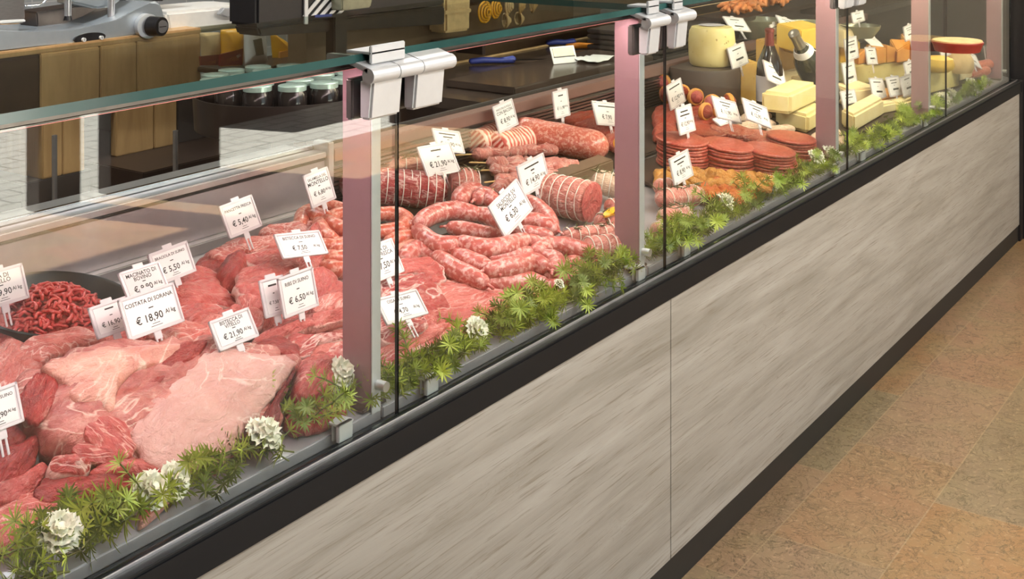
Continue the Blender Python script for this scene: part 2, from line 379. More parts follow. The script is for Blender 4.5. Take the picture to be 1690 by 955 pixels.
def lathe(name, prof, mat, parent=None, seg=28, loc=None, rot=None):
    vs, fs = [], []; n = len(prof)
    for i in range(seg):
        a = 2 * math.pi * i / seg
        for r, z in prof: vs.append((r * math.cos(a), r * math.sin(a), z))
    for i in range(seg):
        for j in range(n - 1):
            a, b = i * n + j, ((i + 1) % seg) * n + j; fs.append((a, b, b + 1, a + 1))
    o = mob(name, vs, fs, mat, parent, True, None, loc)
    o.data.set_sharp_from_angle(angle=R(45))
    if rot is not None: o.rotation_euler = rot
    return o
def tube(path, rad, seg=12, cap=4):
    """closed rounded tube around a polyline; rad is a number or a list"""
    P = path; n = len(P); rad = rad if isinstance(rad, list) else [rad] * n
    vs, fs = [], []
    T = [(P[min(i + 1, n - 1)] - P[max(i - 1, 0)]).normalized() for i in range(n)]
    up = Vector((0, 0, 1)) if abs(T[0].z) < .9 else Vector((1, 0, 0))
    rings = []
    for k in range(cap, 0, -1):
        a = math.pi / 2 * k / (cap + .35); rings.append((P[0] - T[0] * rad[0] * math.sin(a), rad[0] * math.cos(a), T[0]))
    for i in range(n): rings.append((P[i], rad[i], T[i]))
    for k in range(1, cap + 1):
        a = math.pi / 2 * k / (cap + .35); rings.append((P[-1] + T[-1] * rad[-1] * math.sin(a), rad[-1] * math.cos(a), T[-1]))
    for c, r, t in rings:
        s1 = t.cross(up); s1 = s1.normalized() if s1.length > 1e-6 else Vector((1, 0, 0)); s2 = s1.cross(t).normalized()
        for j in range(seg):
            a = 2 * math.pi * j / seg; vs.append(c + s1 * (r * math.cos(a)) + s2 * (r * math.sin(a)))
    m = len(rings)
    for i in range(m - 1):
        for j in range(seg):
            a, b = i * seg + j, i * seg + (j + 1) % seg; fs.append((a, b, b + seg, a + seg))
    fs.append(tuple(range(seg))[::-1]); fs.append(tuple(range((m - 1) * seg, m * seg)))
    return vs, fs
def nz(p, f, s=0.): return noise.noise(Vector(p) * f + Vector((s, s * 1.7, -s)))

BOARDS = [(2.16, 2.75, .42, .685), (2.98, 3.9, .11, .42), (2.77, 3.72, .44, .685), (3.92, 5.8, .12, .685)]
def ground(x, y):
    return deckz(min(y, .70)) + .001 + (.012 if any(a <= x <= b and c <= y <= d for a, b, c, d in BOARDS) else 0)
def rest(q):
    g = ground(q.x, q.y)
    return Vector((q.x, q.y, g)) if q.z < g and -.2 < q.y < .72 else q
# a cut of meat (or any irregular slab): real outline, thickness, domed top, rounded edge, rim attribute
SEED = [0]
def slab(name, pts, h, mat, thick=.02, dome=.008, tilt=12, tx=0, nse=.0065, fr=26, parent=None, N=60, base=None, lift=0., sharp=False, rag=.10, ridge=1.3, grow=1.):
    SEED[0] += 3.7; sd = SEED[0]
    cx = sum(p[0] for p in pts) / len(pts); cy = sum(p[1] for p in pts) / len(pts)
    if grow != 1.: pts = [(cx + (x - cx) * grow, cy + (y - cy) * grow) for x, y in pts]
    if base is None: anchor = atD(cx, cy, h); nrm = Vector((-math.tan(R(tx)), -math.tan(R(tilt)), 1)).normalized()
    else: anchor, nrm = base
    W3 = [onplane(px, py, anchor + nrm * lift, nrm) for px, py in pts]
    O = resample(catmull(W3, 6, True), N) if not sharp else resample(W3, N)
    c = sum(O, Vector()) / N
    org = c
    far = max(O, key=lambda p: (p - c).length); ex = (far - c).normalized(); ey = nrm.cross(ex); R0 = (far - c).length
    if not sharp and rag: O = [c + (p - c) * (1 + rag * (nz(p, 55, sd) + .6 * nz(p, 130, sd))) for p in O]
    rings = [(.90, -thick, 1.), (.985, -thick * .85, 1.), (1., -thick * .5, 1.), (.995, -thick * .15, 1.), (.97, 0, .985), (.93, 0, .94), (.86, 0, .87), (.77, 0, .78), (.66, 0, .67), (.54, 0, .55), (.41, 0, .42), (.27, 0, .28), (.13, 0, .14)]
    if sharp: rings = [(.97, -thick, 1.), (1., -thick * .95, 1.), (1., -thick * .05, 1.), (.98, 0, .98)] + rings[5:]
    vs, fs, rim, fib = [], [], [], []
    for r, off, rv in rings:
        for p in O:
            q = c + (p - c) * r
            hgt = off + (dome * (max(0, 1 - r * r) ** .75) if off > -thick * .2 else 0)
            u, w = (q - c).dot(ex), (q - c).dot(ey)
            n1 = nz(q, fr, sd) * nse + nz(q, fr * 3.1, sd) * nse * .35 + (.35 - abs(noise.noise(Vector((u * 9, w * 52, sd))))) * nse * ridge
            n1 *= (1 - .5 * (r > .95))
            vs.append(rest(q + nrm * (hgt + n1)) - org); rim.append(rv); fib.append((u, w, off))
    m = len(rings)
    for i in range(m - 1):
        for j in range(N):
            a, b = i * N + j, i * N + (j + 1) % N; fs.append((a, b, b + N, a + N))
    vs.append(c + nrm * (dome + nz(c, fr, sd) * nse) - org); rim.append(0.); fib.append((0, 0, 0)); k = len(vs) - 1
    for j in range(N): fs.append(((m - 1) * N + j, (m - 1) * N + (j + 1) % N, k))
    fs.append(tuple(range(N))[::-1])
    o = mob(name, vs, fs, mat, parent, True, rim, org if parent is None else org - parent.location, fib)
    if sharp: o.data.set_sharp_from_angle(angle=R(50))
    return o, (anchor, nrm)
def log(name, p0, p1, r0, r1, mat, parent=None, seg=22, n=14, flat=1., nse=.003, fr=40, blunt=.25, loc=None, rings=0, ringd=.0):
    """a roll of meat between two points: elliptical section, tapering blunt ends, optional net grooves"""
    SEED[0] += 2.3; sd = SEED[0]
    p0, p1 = Vector(p0), Vector(p1); d = (p1 - p0); L = d.length; t = d.normalized()
    s1 = t.cross(Vector((0, 0, 1))).normalized(); s2 = s1.cross(t)
    fib = []; vs, fs = [], []; org = (p0 + p1) / 2 if loc is None else Vector(loc)
    for i in range(n + 1):
        f = i / n; e = min(f, 1 - f) / max(1e-6, blunt)
        k = math.sqrt(max(0., 1 - (1 - min(1, e)) ** 2)) if blunt > 0 else 1
        r = (r0 + (r1 - r0) * f) * max(.25 if blunt > .05 else .9, k)
        if rings: r *= 1 - ringd * abs(math.cos(math.pi * rings * f)) ** 8
        c = p0 + d * f
        for j in range(seg):
            a = 2 * math.pi * j / seg
            q = c + s1 * (r * math.cos(a)) + s2 * (r * flat * math.sin(a))
            q = q + (q - c).normalized() * (nz(q, fr, sd) * nse); vs.append((rest(q) if loc is None else q) - org); fib.append((f * L, r0 * (a if a < math.pi else 2 * math.pi - a), .3 * math.sin(a) * r0))
    for i in range(n):
        for j in range(seg):
            a, b = i * seg + j, i * seg + (j + 1) % seg; fs.append((a, b, b + seg, a + seg))
    vs += [p0 - t * .002 - org, p1 + t * .002 - org]; fib += [(0, 0, 0), (L, 0, 0)]
    for j in range(seg):
        fs.append((len(vs) - 2, (j + 1) % seg, j)); fs.append((len(vs) - 1, n * seg + j, n * seg + (j + 1) % seg))
    o = mob(name, vs, fs, mat, parent, True, None, org if parent is None else org - parent.location, fib)
    if blunt < .1: o.data.set_sharp_from_angle(angle=R(55))
    return o
def ringmesh(p0, p1, fracs, r0, r1, wr, flat=1., seg=24):
    """string tied around a roll"""
    p0, p1 = Vector(p0), Vector(p1); d = p1 - p0; t = d.normalized(); s1 = t.cross(Vector((0, 0, 1))).normalized(); s2 = s1.cross(t)
    V, Fc = [], []
    for f in fracs:
        r = r0 + (r1 - r0) * f; c = p0 + d * f; k = len(V)
        for j in range(seg):
            a = 2 * math.pi * j / seg; rd = s1 * math.cos(a) + s2 * (math.sin(a) * flat)
            for q in range(5):
                b = 2 * math.pi * q / 5; V.append(c + rd * (r + wr * math.cos(b)) + t * (wr * math.sin(b)))
        for j in range(seg):
            for q in range(5):
                a = k + j * 5 + q; b = k + j * 5 + (q + 1) % 5; a2 = k + ((j + 1) % seg) * 5 + q; b2 = k + ((j + 1) % seg) * 5 + (q + 1) % 5
                Fc.append((a, b, b2, a2))
    return V, Fc
def block(name, quad, hgt, mat, parent=None, bev=.004, loc=None, nse=0.):
    """prism with a given footprint (world points) and height, bevelled: cheese wedges, bars, boxes"""
    org = sum((Vector(q) for q in quad), Vector()) / len(quad)
    bm = bmesh.new(); lo = [bm.verts.new(Vector(q) - org) for q in quad]; hi = [bm.verts.new(Vector(q) - org + Vector((0, 0, hgt))) for q in quad]
    bm.faces.new(lo[::-1]); bm.faces.new(hi); n = len(quad)
    for i in range(n): bm.faces.new((lo[i], lo[(i + 1) % n], hi[(i + 1) % n], hi[i]))
    bmesh.ops.recalc_face_normals(bm, faces=bm.faces)
    bmesh.ops.bevel(bm, geom=list(bm.edges), offset=bev, segments=2, affect='EDGES')
    o = bmob(name, bm, mat, parent, True); o.location = org if parent is None else org - parent.location
    return o

# ------------------------------------------------------------------ lettering
TXT = {}
def text_geo(s, align='CENTER'):
    if s not in TXT:
        cu = bpy.data.curves.new('t', 'FONT'); cu.body = s; cu.align_x = align; cu.align_y = 'CENTER'; cu.size = 1.; cu.resolution_u = 2; cu.offset = .014
        ob = bpy.data.objects.new('t', cu); COL.objects.link(ob)
        dg = bpy.context.evaluated_depsgraph_get(); me = bpy.data.meshes.new_from_object(ob.evaluated_get(dg))
        TXT[s] = ([v.co.copy() for v in me.vertices], [tuple(p.vertices) for p in me.polygons])
        bpy.data.objects.remove(ob); bpy.data.curves.remove(cu); bpy.data.meshes.remove(me)
    return TXT[s]
def letters(name, items, mat, parent, z):
    """items: (string, cx, cy, size); flat ink on a card, z is the height over the card"""
    V, Fc = [], []
    for s, cx, cy, sz in items:
        if s.startswith('|'):                     # a line of print too small to read
            w, hh = float(s[1:]), sz
            k = len(V); V += [Vector((cx - w / 2, cy - hh / 2, z)), Vector((cx + w / 2, cy - hh / 2, z)), Vector((cx + w / 2, cy + hh / 2, z)), Vector((cx - w / 2, cy + hh / 2, z))]
            Fc.append((k, k + 1, k + 2, k + 3)); continue
        vs, fs = text_geo(s); k = len(V)
        V += [Vector((v.x * sz + cx, v.y * sz + cy, z)) for v in vs]; Fc += [tuple(i + k for i in f) for f in fs]
    return mob(name, V, Fc, mat, parent, False)
# ------------------------------------------------------------------ the shop shell
def sbox(name, mat, *b, bev=0.):
    return struct(one(name, mat, None, bev, bev > 0, b=b))
sbox('floor', 'floor', -3, 9, -4.0, 4.3, -.1, 0)
sbox('ground', 'street', -14, 26, -30, -4.0, -.14, -.02)
sbox('ceiling', 'ceil', -3, 9, -4.1, 4.4, 3.0, 3.1)
sbox('wall_left', 'wallc', -3.1, -3, -4.1, 4.4, 0, 3)
sbox('wall_right', 'wallc', 9, 9.1, -4.1, 4.4, 0, 3)
sbox('wall_back', 'tiles', -3, 9, 4.3, 4.4, 0, 1.45)
sbox('wall_back_upper', 'brownp', -3, 9, 4.3, 4.4, 1.45, 3)
# street front behind the customer: piers between the openings, seen only as reflections in the counter glass
bm = bmesh.new()
for a, b in ((-3, 1.2), (3.66, 3.90), (4.08, 4.82), (6.4, 9)): box(bm, a, b, -4.1, -4.0, 0, 3)
for a, b in ((1.2, 3.66), (3.90, 4.08), (4.82, 6.4)): box(bm, a, b, -4.1, -4.0, 2.5, 3)
struct(bmob('wall_front', bm, 'walld'))
sbox('reflection_block', 'walld', 5.7, 9.2, -5.6, -5.0, -.02, 1.5)  # unseen dark block added outside to darken the street reflected in the glass
bm = bmesh.new(); box(bm, 5.93, 6.6, -.02, .5, 0, 3.0, .004); struct(bmob('column', bm, 'black'))
# partition behind the worktop, with a tiled splash zone
struct(one('wall_service', 'brownp', None, .0, False, b=(2.85, 9, 1.46, 1.54, 0, 1.16)))
struct(one('trim_1', 'dark', None, .003, True, b=(2.85, 9, 1.44, 1.60, 1.16, 1.19)))

# ------------------------------------------------------------------ the refrigerated counter
XL, XR = -.35, 5.92
ct = thing('display_counter', (2.8, .4, 0), 'long butcher counter with grey oak front, black rail and dark plinth', 'counter')
def cpart(name, mat, *b, bev=.002, parent=ct):
    bm = bmesh.new(); box(bm, *b, bev)
    bmesh.ops.translate(bm, vec=(-2.8, -.4, 0), verts=bm.verts)
    return bmob(name, bm, mat, parent, True)
cpart('front_panel', 'oak', XL, 2.5135, 0, .018, .0745, .665, bev=.0012)
cpart('front_panel', 'oak', 2.5155, 5.895, 0, .018, .0745, .665, bev=.0012)
cpart('plinth', 'plinth', XL, 5.88, .004, .75, 0, .0745)
cpart('rail', 'rail', XL, 5.91, -.006, .046, .665, .7155, bev=.003)
cpart('rail_cover', 'railtop', XL, 5.905, -.004, .030, .7155, .7185, bev=.001)
cpart('glazing_channel', 'alu', XL, 5.9, .012, .0145, .718, .7235, bev=.0006)
cpart('carcass', 'steeld', XL, 5.88, .018, .80, .0745, .664)
cpart('end_panel', 'black', 5.88, 5.93, -.006, .80, 0, .72)
for i, (a, b) in enumerate(((XL, 1.57), (1.574, 2.49), (2.494, 3.72), (3.724, 4.68), (4.684, 5.88))):   # sloping display decks
    bm = bmesh.new(); box(bm, a, b, .046, .70, -.02, 0, .002)
    for v in bm.verts: v.co.z += deckz(v.co.y) - .0015
    bmesh.ops.translate(bm, vec=(-2.8, -.4, 0), verts=bm.verts); bmob('deck', bm, 'deckm', ct, True)
zb = deckz(.70)
cpart('back_strip', 'alu', XL, 2.13, .675, .705, zb - .005, zb + .018)
cpart('back_panel', 'backm', XL, 2.13, .700, .708, zb + .018, .962)
cpart('back_panel', 'steeld', 2.13, 5.88, .706, .712, zb - .02, .962)
cpart('track', 'black', XL, 2.13, .698, .712, .958, .966)
cpart('ledge', 'alu', XL, 2.13, .695, .735, .966, .980)
cpart('track', 'chrome', XL, 2.13, .738, .752, .968, .990)
cpart('track', 'steeld', XL, 2.13, .755, .772, .968, .984)
cpart('ledge', 'alu', XL, 2.13, .775, .83, .966, .980)
cpart('back_post', 'alu', 2.13, 2.15, .69, .74, zb, 1.0)
cpart('ledge', 'ledgem', 2.15, 5.88, .690, .735, .952, .982)
bm = bmesh.new()
for k in range(11): box(bm, 2.155, 5.88, .696, .704, zb - .01 + k * .0098, zb - .01 + k * .0098 + .0055, .0)
bmesh.ops.translate(bm, vec=(-2.8, -.4, 0), verts=bm.verts); bmob('air_grille', bm, 'steel', ct)
cpart('rear_panel', 'darkgrey', XL, 5.88, .82, .835, .0, .965)

# dark boards and trays under the goods
def tray(label, x0, x1, y0, y1, h0=.002, h1=.012, mat='dark', name='display_board'):
    bm = bmesh.new(); box(bm, x0, x1, y0, y1, 0, h1 - h0, .003)
    for v in bm.verts: v.co.z += deckz(v.co.y) + h0
    c = Vector(((x0 + x1) / 2, (y0 + y1) / 2, deckz((y0 + y1) / 2))); bmesh.ops.translate(bm, vec=-c, verts=bm.verts)
    return tag(bmob(name, bm, mat, None, True, c), label, 'display board')
tray('dark board under the tied roast and the pancetta rolls', 2.16, 2.75, .42, .685)
tray('dark board under the burger stacks', 2.98, 3.9, .11, .42)
tray('dark board under the minced meat loaf and the red marinated slices', 2.77, 3.72, .44, .685)
tray('dark board under the cheese wedges by the bottles', 3.92, 5.8, .12, .685)
bm = bmesh.new(); box(bm, 2.66, 2.95, .40, .45, 0, .055, .004)
for v in bm.verts: v.co.z += deckz(v.co.y)
c0 = Vector((2.8, .42, deckz(.42))); bmesh.ops.translate(bm, vec=-c0, verts=bm.verts)
tag(bmob('wooden_riser', bm, 'brownp', None, True, c0), 'brown wooden riser in front of the meat loaf end', 'riser')

# ------------------------------------------------------------------ glass: panes, shelf, posts, hinges, lamps
def pane(name, b, mat, edge, label, edgey=True):
    x0, x1, y0, y1, z0, z1 = b; c = Vector(((x0 + x1) / 2, (y0 + y1) / 2, (z0 + z1) / 2))
    bm = bmesh.new(); box(bm, x0, x1, y0, y1, z0, z1)
    bmesh.ops.translate(bm, vec=-c, verts=bm.verts)
    for f in bm.faces:
        n = f.normal; big = 2 if (z1 - z0) < .02 else 1
        f.material_index = 0 if abs(n[big]) > .9 or n.y > .5 else 1
    return tag(bmob(name, bm, [mat, edge], None, False, c), label, 'glass pane')
JX = [-.35, 1.580, 2.525, 3.72, 4.79, 5.80]
wh = ['at the near left end, over the beef and pork cuts', 'between the first and second posts, over the sausages', 'between the second and third posts, over the burger stacks', 'between the third and fourth posts, over the cheese wedges', 'at the far end before the dark column']
panes = []
for i in range(5):
    p = pane('front_glass', (JX[i] + .0015, JX[i + 1] - .0015, .018, .024, .7235, 1.312), 'glass', 'edge', 'upright front glass pane ' + wh[i]); p['group'] = 'upright panes of the counter front'
    panes.append(p)
SY = .48
ws = ['over the left half of the counter', 'over the burgers and cheese at the far half']
for i, (a, b) in enumerate(((-.35, 2.44), (2.446, 5.85))):
    p = pane('glass_shelf', (a, b, .015, SY, 1.3185, 1.3315), 'shelfglass', 'teal', 'horizontal glass shelf with teal edge ' + ws[i]); p['group'] = 'glass shelf panes'
# corner clips on the glazing channel
for i, (px, py) in enumerate([(560, 715), (708, 640), (1050, 455), (1125, 415), (1380, 283), (1420, 260), (1530, 205), (1560, 188)]):
    p = atZ(px, py, .73); x = p.x
    bm = bmesh.new(); box(bm, -.016, .016, -.003, .004, -.012, .016, .001); box(bm, -.016, .018, -.003, .035, .012, .016, .001); box(bm, -.016, .016, .010, .014, -.012, .014, .001)
    l = ['left of the first post', 'right of the first post', 'at the foot of the second post', 'right of the second post', 'at the foot of the third post', 'right of the third post', 'at the foot of the fourth post', 'right of the fourth post'][i]
    tag(bmob('glass_clip', bm, 'alum', None, True, Vector((x, .030, .735))), 'small chrome clip on the glass channel ' + l, 'clip', 'clips along the foot of the front glass')
# posts with the hinge clamps that hold panes and shelf
def post(X, nm, double):
    t = thing('glass_post', (X, .08, .73), '%s satin metal post behind the front glass' % nm, 'post', 'posts of the counter front')
    w = .011
    def part(name, mat, *b, bev=.002, par=t, off=Vector((0, 0, 0))):
        bm = bmesh.new(); box(bm, *b, bev); bmesh.ops.translate(bm, vec=Vector((-X, -.08, -.73)), verts=bm.verts); return bmob(name, bm, mat, par, True)
    part('upright', 'postm', X - w, X + w,   .047, .110, .7365, 1.300, bev=.001)
    part('front_cover', 'alum', X - w, X + w, .0445, .0465, .730, 1.25, bev=.0004)
    part('foot_plate', 'steeld', X - .03, X + .03, .047, .09, .7365, .743)
    bm = bmesh.new(); cyl(bm, (X + .004, .045, .775), (X + .004, .026, .775), .0085); bmesh.ops.translate(bm, vec=Vector((-X, -.08, -.73)), verts=bm.verts); bmob('spacer_knob', bm, 'alu', t, True)
    segs = [(-.052, -.004), (.026, .092)]
    for k, (a, b) in enumerate(((X - .075, X + .000), (X + .034, X + .112)) if not double else ((X - .07, X - .018), (X + .06, X + .115))):
        h = part('hinge_clamp', 'alum', a, b, -.006, .016, 1.228, 1.292, bev=.004)
        # bow the cover plate outwards
        for v in h.data.vertices:
            z = v.co.z + .73
            if v.co.y + .08 < .004: v.co.y -= .010 * math.sin((z - 1.228) / .064 * math.pi * .8)
        part('clamp_back', 'steeld', a - .006, b - .01, .0245, .040, 1.226, 1.292, bev=.003)
    def barrel(a, b):
        bm = bmesh.new(); cyl(bm, (a, -.012, 1.300), (b, -.012, 1.300), .0125, seg=24)
        vs = []
        box(bm, a, b, -.012, .040, 1.304, 1.3125, .001)
        for v in bm.verts:
            if v.co.y > .01: v.co.z += .014
        bmesh.ops.translate(bm, vec=Vector((-X, -.08, -.73)), verts=bm.verts); bmob('hinge_barrel', bm, 'alum', t, True)
    def saddle(a, b):
        part('shelf_saddle', 'alum', a, b, -.004, .002, 1.316, 1.345, bev=.0015)
        part('saddle_plate', 'alum', a, b, -.004, .05, 1.3305, 1.335, bev=.001)
    if double:
        barrel(X - .085, X + .008); barrel(X + .045, X + .135); saddle(X - .06, X - .01); saddle(X + .06, X + .105)
    else:
        barrel(X - .085, X - .020); barrel(X - .018, X + .040); barrel(X + .042, X + .128); saddle(X - .068, X + .016)
    part('support_arm', 'alu', X - .009, X + .009, .05, .15, 1.300, 1.315, bev=.002)
    return t
PX = [1.556, 2.462, 3.70, 4.665, 5.76]
for i, x in enumerate(PX): post(x, ['first', 'second', 'third', 'fourth', 'last, fifth'][i] + ' of the five from the left,', i == 1)
# lamps under the shelf edge: an aluminium profile with a diffuser, one per stretch
def lamp(a, b, mat, col, power, label):
    t = thing('shelf_lamp', ((a + b) / 2, .062, 1.308), label, 'lamp', 'lamps under the glass shelf')
    bm = bmesh.new(); box(bm, -(b - a) / 2, (b - a) / 2, -.015, .013, -.005, .008, .002); bmob('housing', bm, 'steeld', t, True)
    bm = bmesh.new(); box(bm, -(b - a) / 2 + .01, (b - a) / 2 - .01, -.011, .010, -.0062, -.0045, .0005); bmob('diffuser', bm, mat, t, True)
    l = light('shelf_lamp_light', 'AREA', (0, 0, -.009), (R(14), 0, 0), power, col, b - a - .03, .03); l.parent = t
lamp(-.1, 1.53, 'led', (1, .72, .77), 6.0, 'slim rose lamp under the shelf over the beef cuts')
lamp(1.58, 2.44, 'led', (1, .76, .75), 4.4, 'slim rose lamp under the shelf over the sausages')
lamp(2.50, 3.67, 'ledw', (1, .82, .66), 6.8, 'slim warm lamp under the shelf over the burgers')
lamp(3.73, 4.64, 'ledw', (1, .87, .60), 6.6, 'slim warm lamp under the shelf over the cheese wedges')
lamp(4.70, 5.74, 'ledw', (1, .87, .62), 6., 'slim warm lamp under the shelf at the far end')
# ------------------------------------------------------------------ beef and pork at the near end
def cut(name, label, cat, pts, h, mat, group=None, **k):
    o, b = slab(name, pts, h, mat, **k); tag(o, label, cat, group); return o, b
# the big joint
brisket, bb = cut('beef_joint', 'huge beef joint with a beige fat cap, biggest cut in the case', 'meat',
    [(22,640),(63,600),(132,572),(188,563),(251,560),(330,556),(377,563),(429,567),(467,578),(495,590),(488,618),(466,655),(462,692),(434,716),(408,735),(380,755),(346,772),(300,792),(258,788),(215,772),(170,766),(120,750),(78,724),(42,690)],
      .062, 'joint', thick=.058, dome=.022, tilt=34, tx=3, nse=.010, fr=16, N=90)
def on(name, mat, pts, lift, parent=brisket, base=bb, **k):
    kw = dict(thick=.012, dome=.010, nse=.005, fr=24, N=64, rag=.09); kw.update(k)
    return slab(name, pts, 0, mat, parent=parent, base=base, lift=lift, **kw)[0]
cap = on('fat_cap', 'fat', [(336,584),(369,572),(407,582),(450,587),(490,595),(470,627),(450,656),(414,704),(380,750),(342,769),(295,780),(252,768),(228,745),(221,700),(240,665),(275,642),(300,614)], .016, thick=.022, dome=.020, nse=.004, N=64)
on('fat_membrane', 'fatpink', [(74,604),(135,580),(200,572),(270,568),(304,575),(268,604),(215,622),(192,650),(186,680),(162,668),(128,666),(104,634)], .018, thick=.014, dome=.014, nse=.005)
on('cut_face', 'cut', [(490,603),(486,618),(464,655),(462,690),(434,714),(410,718),(440,676),(464,640)], .016, thick=.02, dome=.003, N=36)
on('muscle', 'beef', [(270,590),(300,566),(340,562),(330,584),(300,604),(268,628),(252,650),(244,634)], .021, thick=.008, dome=.006)
on('muscle', 'beeffat', [(150,690),(190,690),(215,712),(224,752),(190,756),(158,738),(138,716)], .017, thick=.010, dome=.006, rag=.12)
on('muscle', 'beef', [(30,660),(60,618),(96,622),(92,660),(70,694),(44,696)], .010, thick=.01, dome=.005, rag=.15)
on('muscle', 'beeffat', [(120,740),(160,730),(214,752),(222,768),(170,764),(130,754)], .012, thick=.01, dome=.005, rag=.15)
# trimmings in front of the joint
g = 'beef trimmings in front of the joint'
cut('beef_cut', 'dark red beef chunk at the left picture edge under the joint', 'meat', [(-14,738),(28,734),(62,722),(60,762),(35,788),(-14,796)], .045, 'beef', g, thick=.035, dome=.018, tilt=28)
cut('beef_cut', 'dark red chunk directly below the cut off price tag at left', 'meat', [(-15,700),(40,702),(38,735),(-15,744)], .06, 'beef', g, thick=.04, dome=.015, tilt=25)
cut('beef_cut', 'long red strip with a pale end left of the joint foot', 'meat', [(-20,806),(31,790),(66,768),(78,776),(64,800),(31,826),(-20,834)], .040, 'beeffat', g, thick=.03, dome=.014, tilt=25)
cut('beef_cut', 'long flat strip of red beef under the joint, above the garland', 'meat', [(55,812),(75,789),(126,792),(163,786),(214,787),(227,800),(170,816),(126,829),(72,829)], .035, 'beef', g, thick=.03, dome=.012, tilt=22)
cut('beef_cut', 'marbled lump of beef at the foot of the joint', 'meat', [(80,767),(94,753),(132,756),(150,777),(122,791),(90,787)], .050, 'coppa', g, thick=.035, dome=.018, tilt=30)
cut('beef_cut', 'curved strip of beef hugging the lower edge of the joint', 'meat', [(146,778),(176,764),(226,761),(261,774),(286,788),(251,799),(195,788),(157,788)], .035, 'beeffat', g, thick=.03, dome=.014, tilt=24)
cut('beef_cut', 'pale marbled strip at lower left behind the garland', 'meat', [(-10,832),(25,816),(82,812),(134,824),(128,845),(63,864),(-10,864)], .025, 'porkfat', g, thick=.024, dome=.010, tilt=18)
cut('beef_cut', 'pink cut at the bottom left behind the leaves', 'meat', [(-15,862),(40,848),(75,850),(66,884),(10,905),(-15,905)], .018, 'pork', g, thick=.018, dome=.008, tilt=14)
cut('beef_cut', 'small pink piece above the pair of white flowers', 'meat', [(228,830),(251,811),(284,806),(272,828),(234,858)], .020, 'pork', g, thick=.018, dome=.008, tilt=18)
cut('beef_cut', 'rounded pink chunk right of the joint, against the first post', 'meat', [(484,615),(500,592),(532,588),(556,597),(552,634),(508,656),(486,650)], .045, 'beeffat', g, thick=.04, dome=.022, tilt=26)
cut('beef_cut', 'red piece under the leaves right of the joint', 'meat', [(472,668),(520,656),(566,660),(562,690),(500,708),(474,700)], .018, 'beef', g, thick=.018, dome=.008, tilt=15)
# minced beef in its tray, veal slices beside it
p = atD(88, 545, .006)
ty = lathe('tray', [(.0, .0), (.10, .0), (.105, .004), (.128, .040), (.133, .044), (.136, .042), (.110, .002), (.1, -.004), (.0, -.004)], 'black', None, 36, p + Vector((0, 0, .008)), (R(9.6), 0, .3))
tag(ty, 'black oval tray holding the minced beef', 'tray')
random.seed(3); V, Fc = [], []
cen = atD(84, 532, .035)
for i in range(560):
    a = random.uniform(0, 2 * math.pi); rr = math.sqrt(random.random()); q = Vector((math.cos(a) * rr * .112, math.sin(a) * rr * .11, .078 * (1 - rr * rr) + random.uniform(-.006, .008)))
    d = random.uniform(0, 6.3); L = random.uniform(.012, .03); bend = random.uniform(-1.2, 1.2); pts = []
    for t in range(5):
        f = t / 4 - .5; pts.append(q + Vector((math.cos(d + bend * f) * L * f, math.sin(d + bend * f) * L * f, -abs(f) * .008)))
    v, f_ = tube(pts, random.uniform(.0024, .0034), 6, 1); k = len(V); V += v; Fc += [tuple(x + k for x in f) for f in f_]
mound = []
k0 = len(V)
for i in range(7):
    rr = .110 * (1 - i / 6.0) ** .5 if i < 6 else .001
    for j in range(20): V.append(Vector((math.cos(j * .314159) * rr, math.sin(j * .314159) * rr, .070 * i / 6 - .012)))
for i in range(6):
    for j in range(20): Fc.append((k0 + i * 20 + j, k0 + i * 20 + (j + 1) % 20, k0 + (i + 1) * 20 + (j + 1) % 20, k0 + (i + 1) * 20 + j))
mi = mob('minced_beef', V, Fc, 'mince', None, True, None, cen - Vector((0, 0, .02))); mi.rotation_euler = (R(10), 0, 0)
tag(mi, 'mound of bright red minced beef in the black tray', 'minced meat', None, 'stuff')
g = 'veal slices at the left edge'
cut('veal_slice', 'lower pink veal slice left of the joint at picture edge', 'meat', [(-18,578),(30,560),(66,588),(60,632),(20,648),(-18,652)], .05, 'porkfat', g, thick=.02, dome=.010, tilt=20)
cut('veal_slice', 'upper pink veal slice left of the minced beef', 'meat', [(-18,505),(14,496),(34,522),(44,560),(20,582),(-18,586)], .045, 'pork', g, thick=.02, dome=.010, tilt=20)
cut('veal_slice', 'pale pink slice between the minced beef and the joint', 'meat', [(30,575),(80,548),(150,545),(185,558),(120,574),(64,598)], .06, 'porkfat', g, thick=.02, dome=.010, tilt=18)
# chops and steaks behind the joint
g = 'chops and steaks behind the joint'
def chop(label, pts, h, mat, **k):
    kw = dict(thick=.018, dome=.008, tilt=24, grow=1.16); kw.update(k); return cut('chop', label, 'meat', pts, h, mat, g, **kw)
chop('large boneless ham steak with a white fat rim behind the sorana beef tag', [(281,485),(301,473),(334,466),(364,478),(388,494),(377,506),(352,502),(319,508),(296,500)], .075, 'steak', tilt=34)
chop('pink steak just above the large rimmed ham steak', [(296,462),(325,445),(356,452),(374,470),(345,474),(312,472)], .080, 'steak', tilt=28)
chop('pink slice between the ham steak and the veal steak tag', [(298,528),(304,507),(354,504),(362,516),(337,532),(314,536)], .07, 'steak', tilt=28)
chop('streaky pale slice directly behind the top of the joint', [(255,545),(310,535),(352,540),(346,556),(300,562),(262,560)], .085, 'porkfat', tilt=24)
chop('fatty slice left of the veal steak tag', [(330,538),(352,522),(372,530),(372,552),(345,558)], .08, 'porkfat')
chop('small pink chop right above the veal steak tag', [(393,512),(421,508),(433,521),(430,536),(412,536),(397,527)], .075, 'pork')
chop('pink cutlet left of the pork ribs tag', [(400,478),(430,470),(452,486),(448,508),(420,512),(398,500)], .075, 'pork')
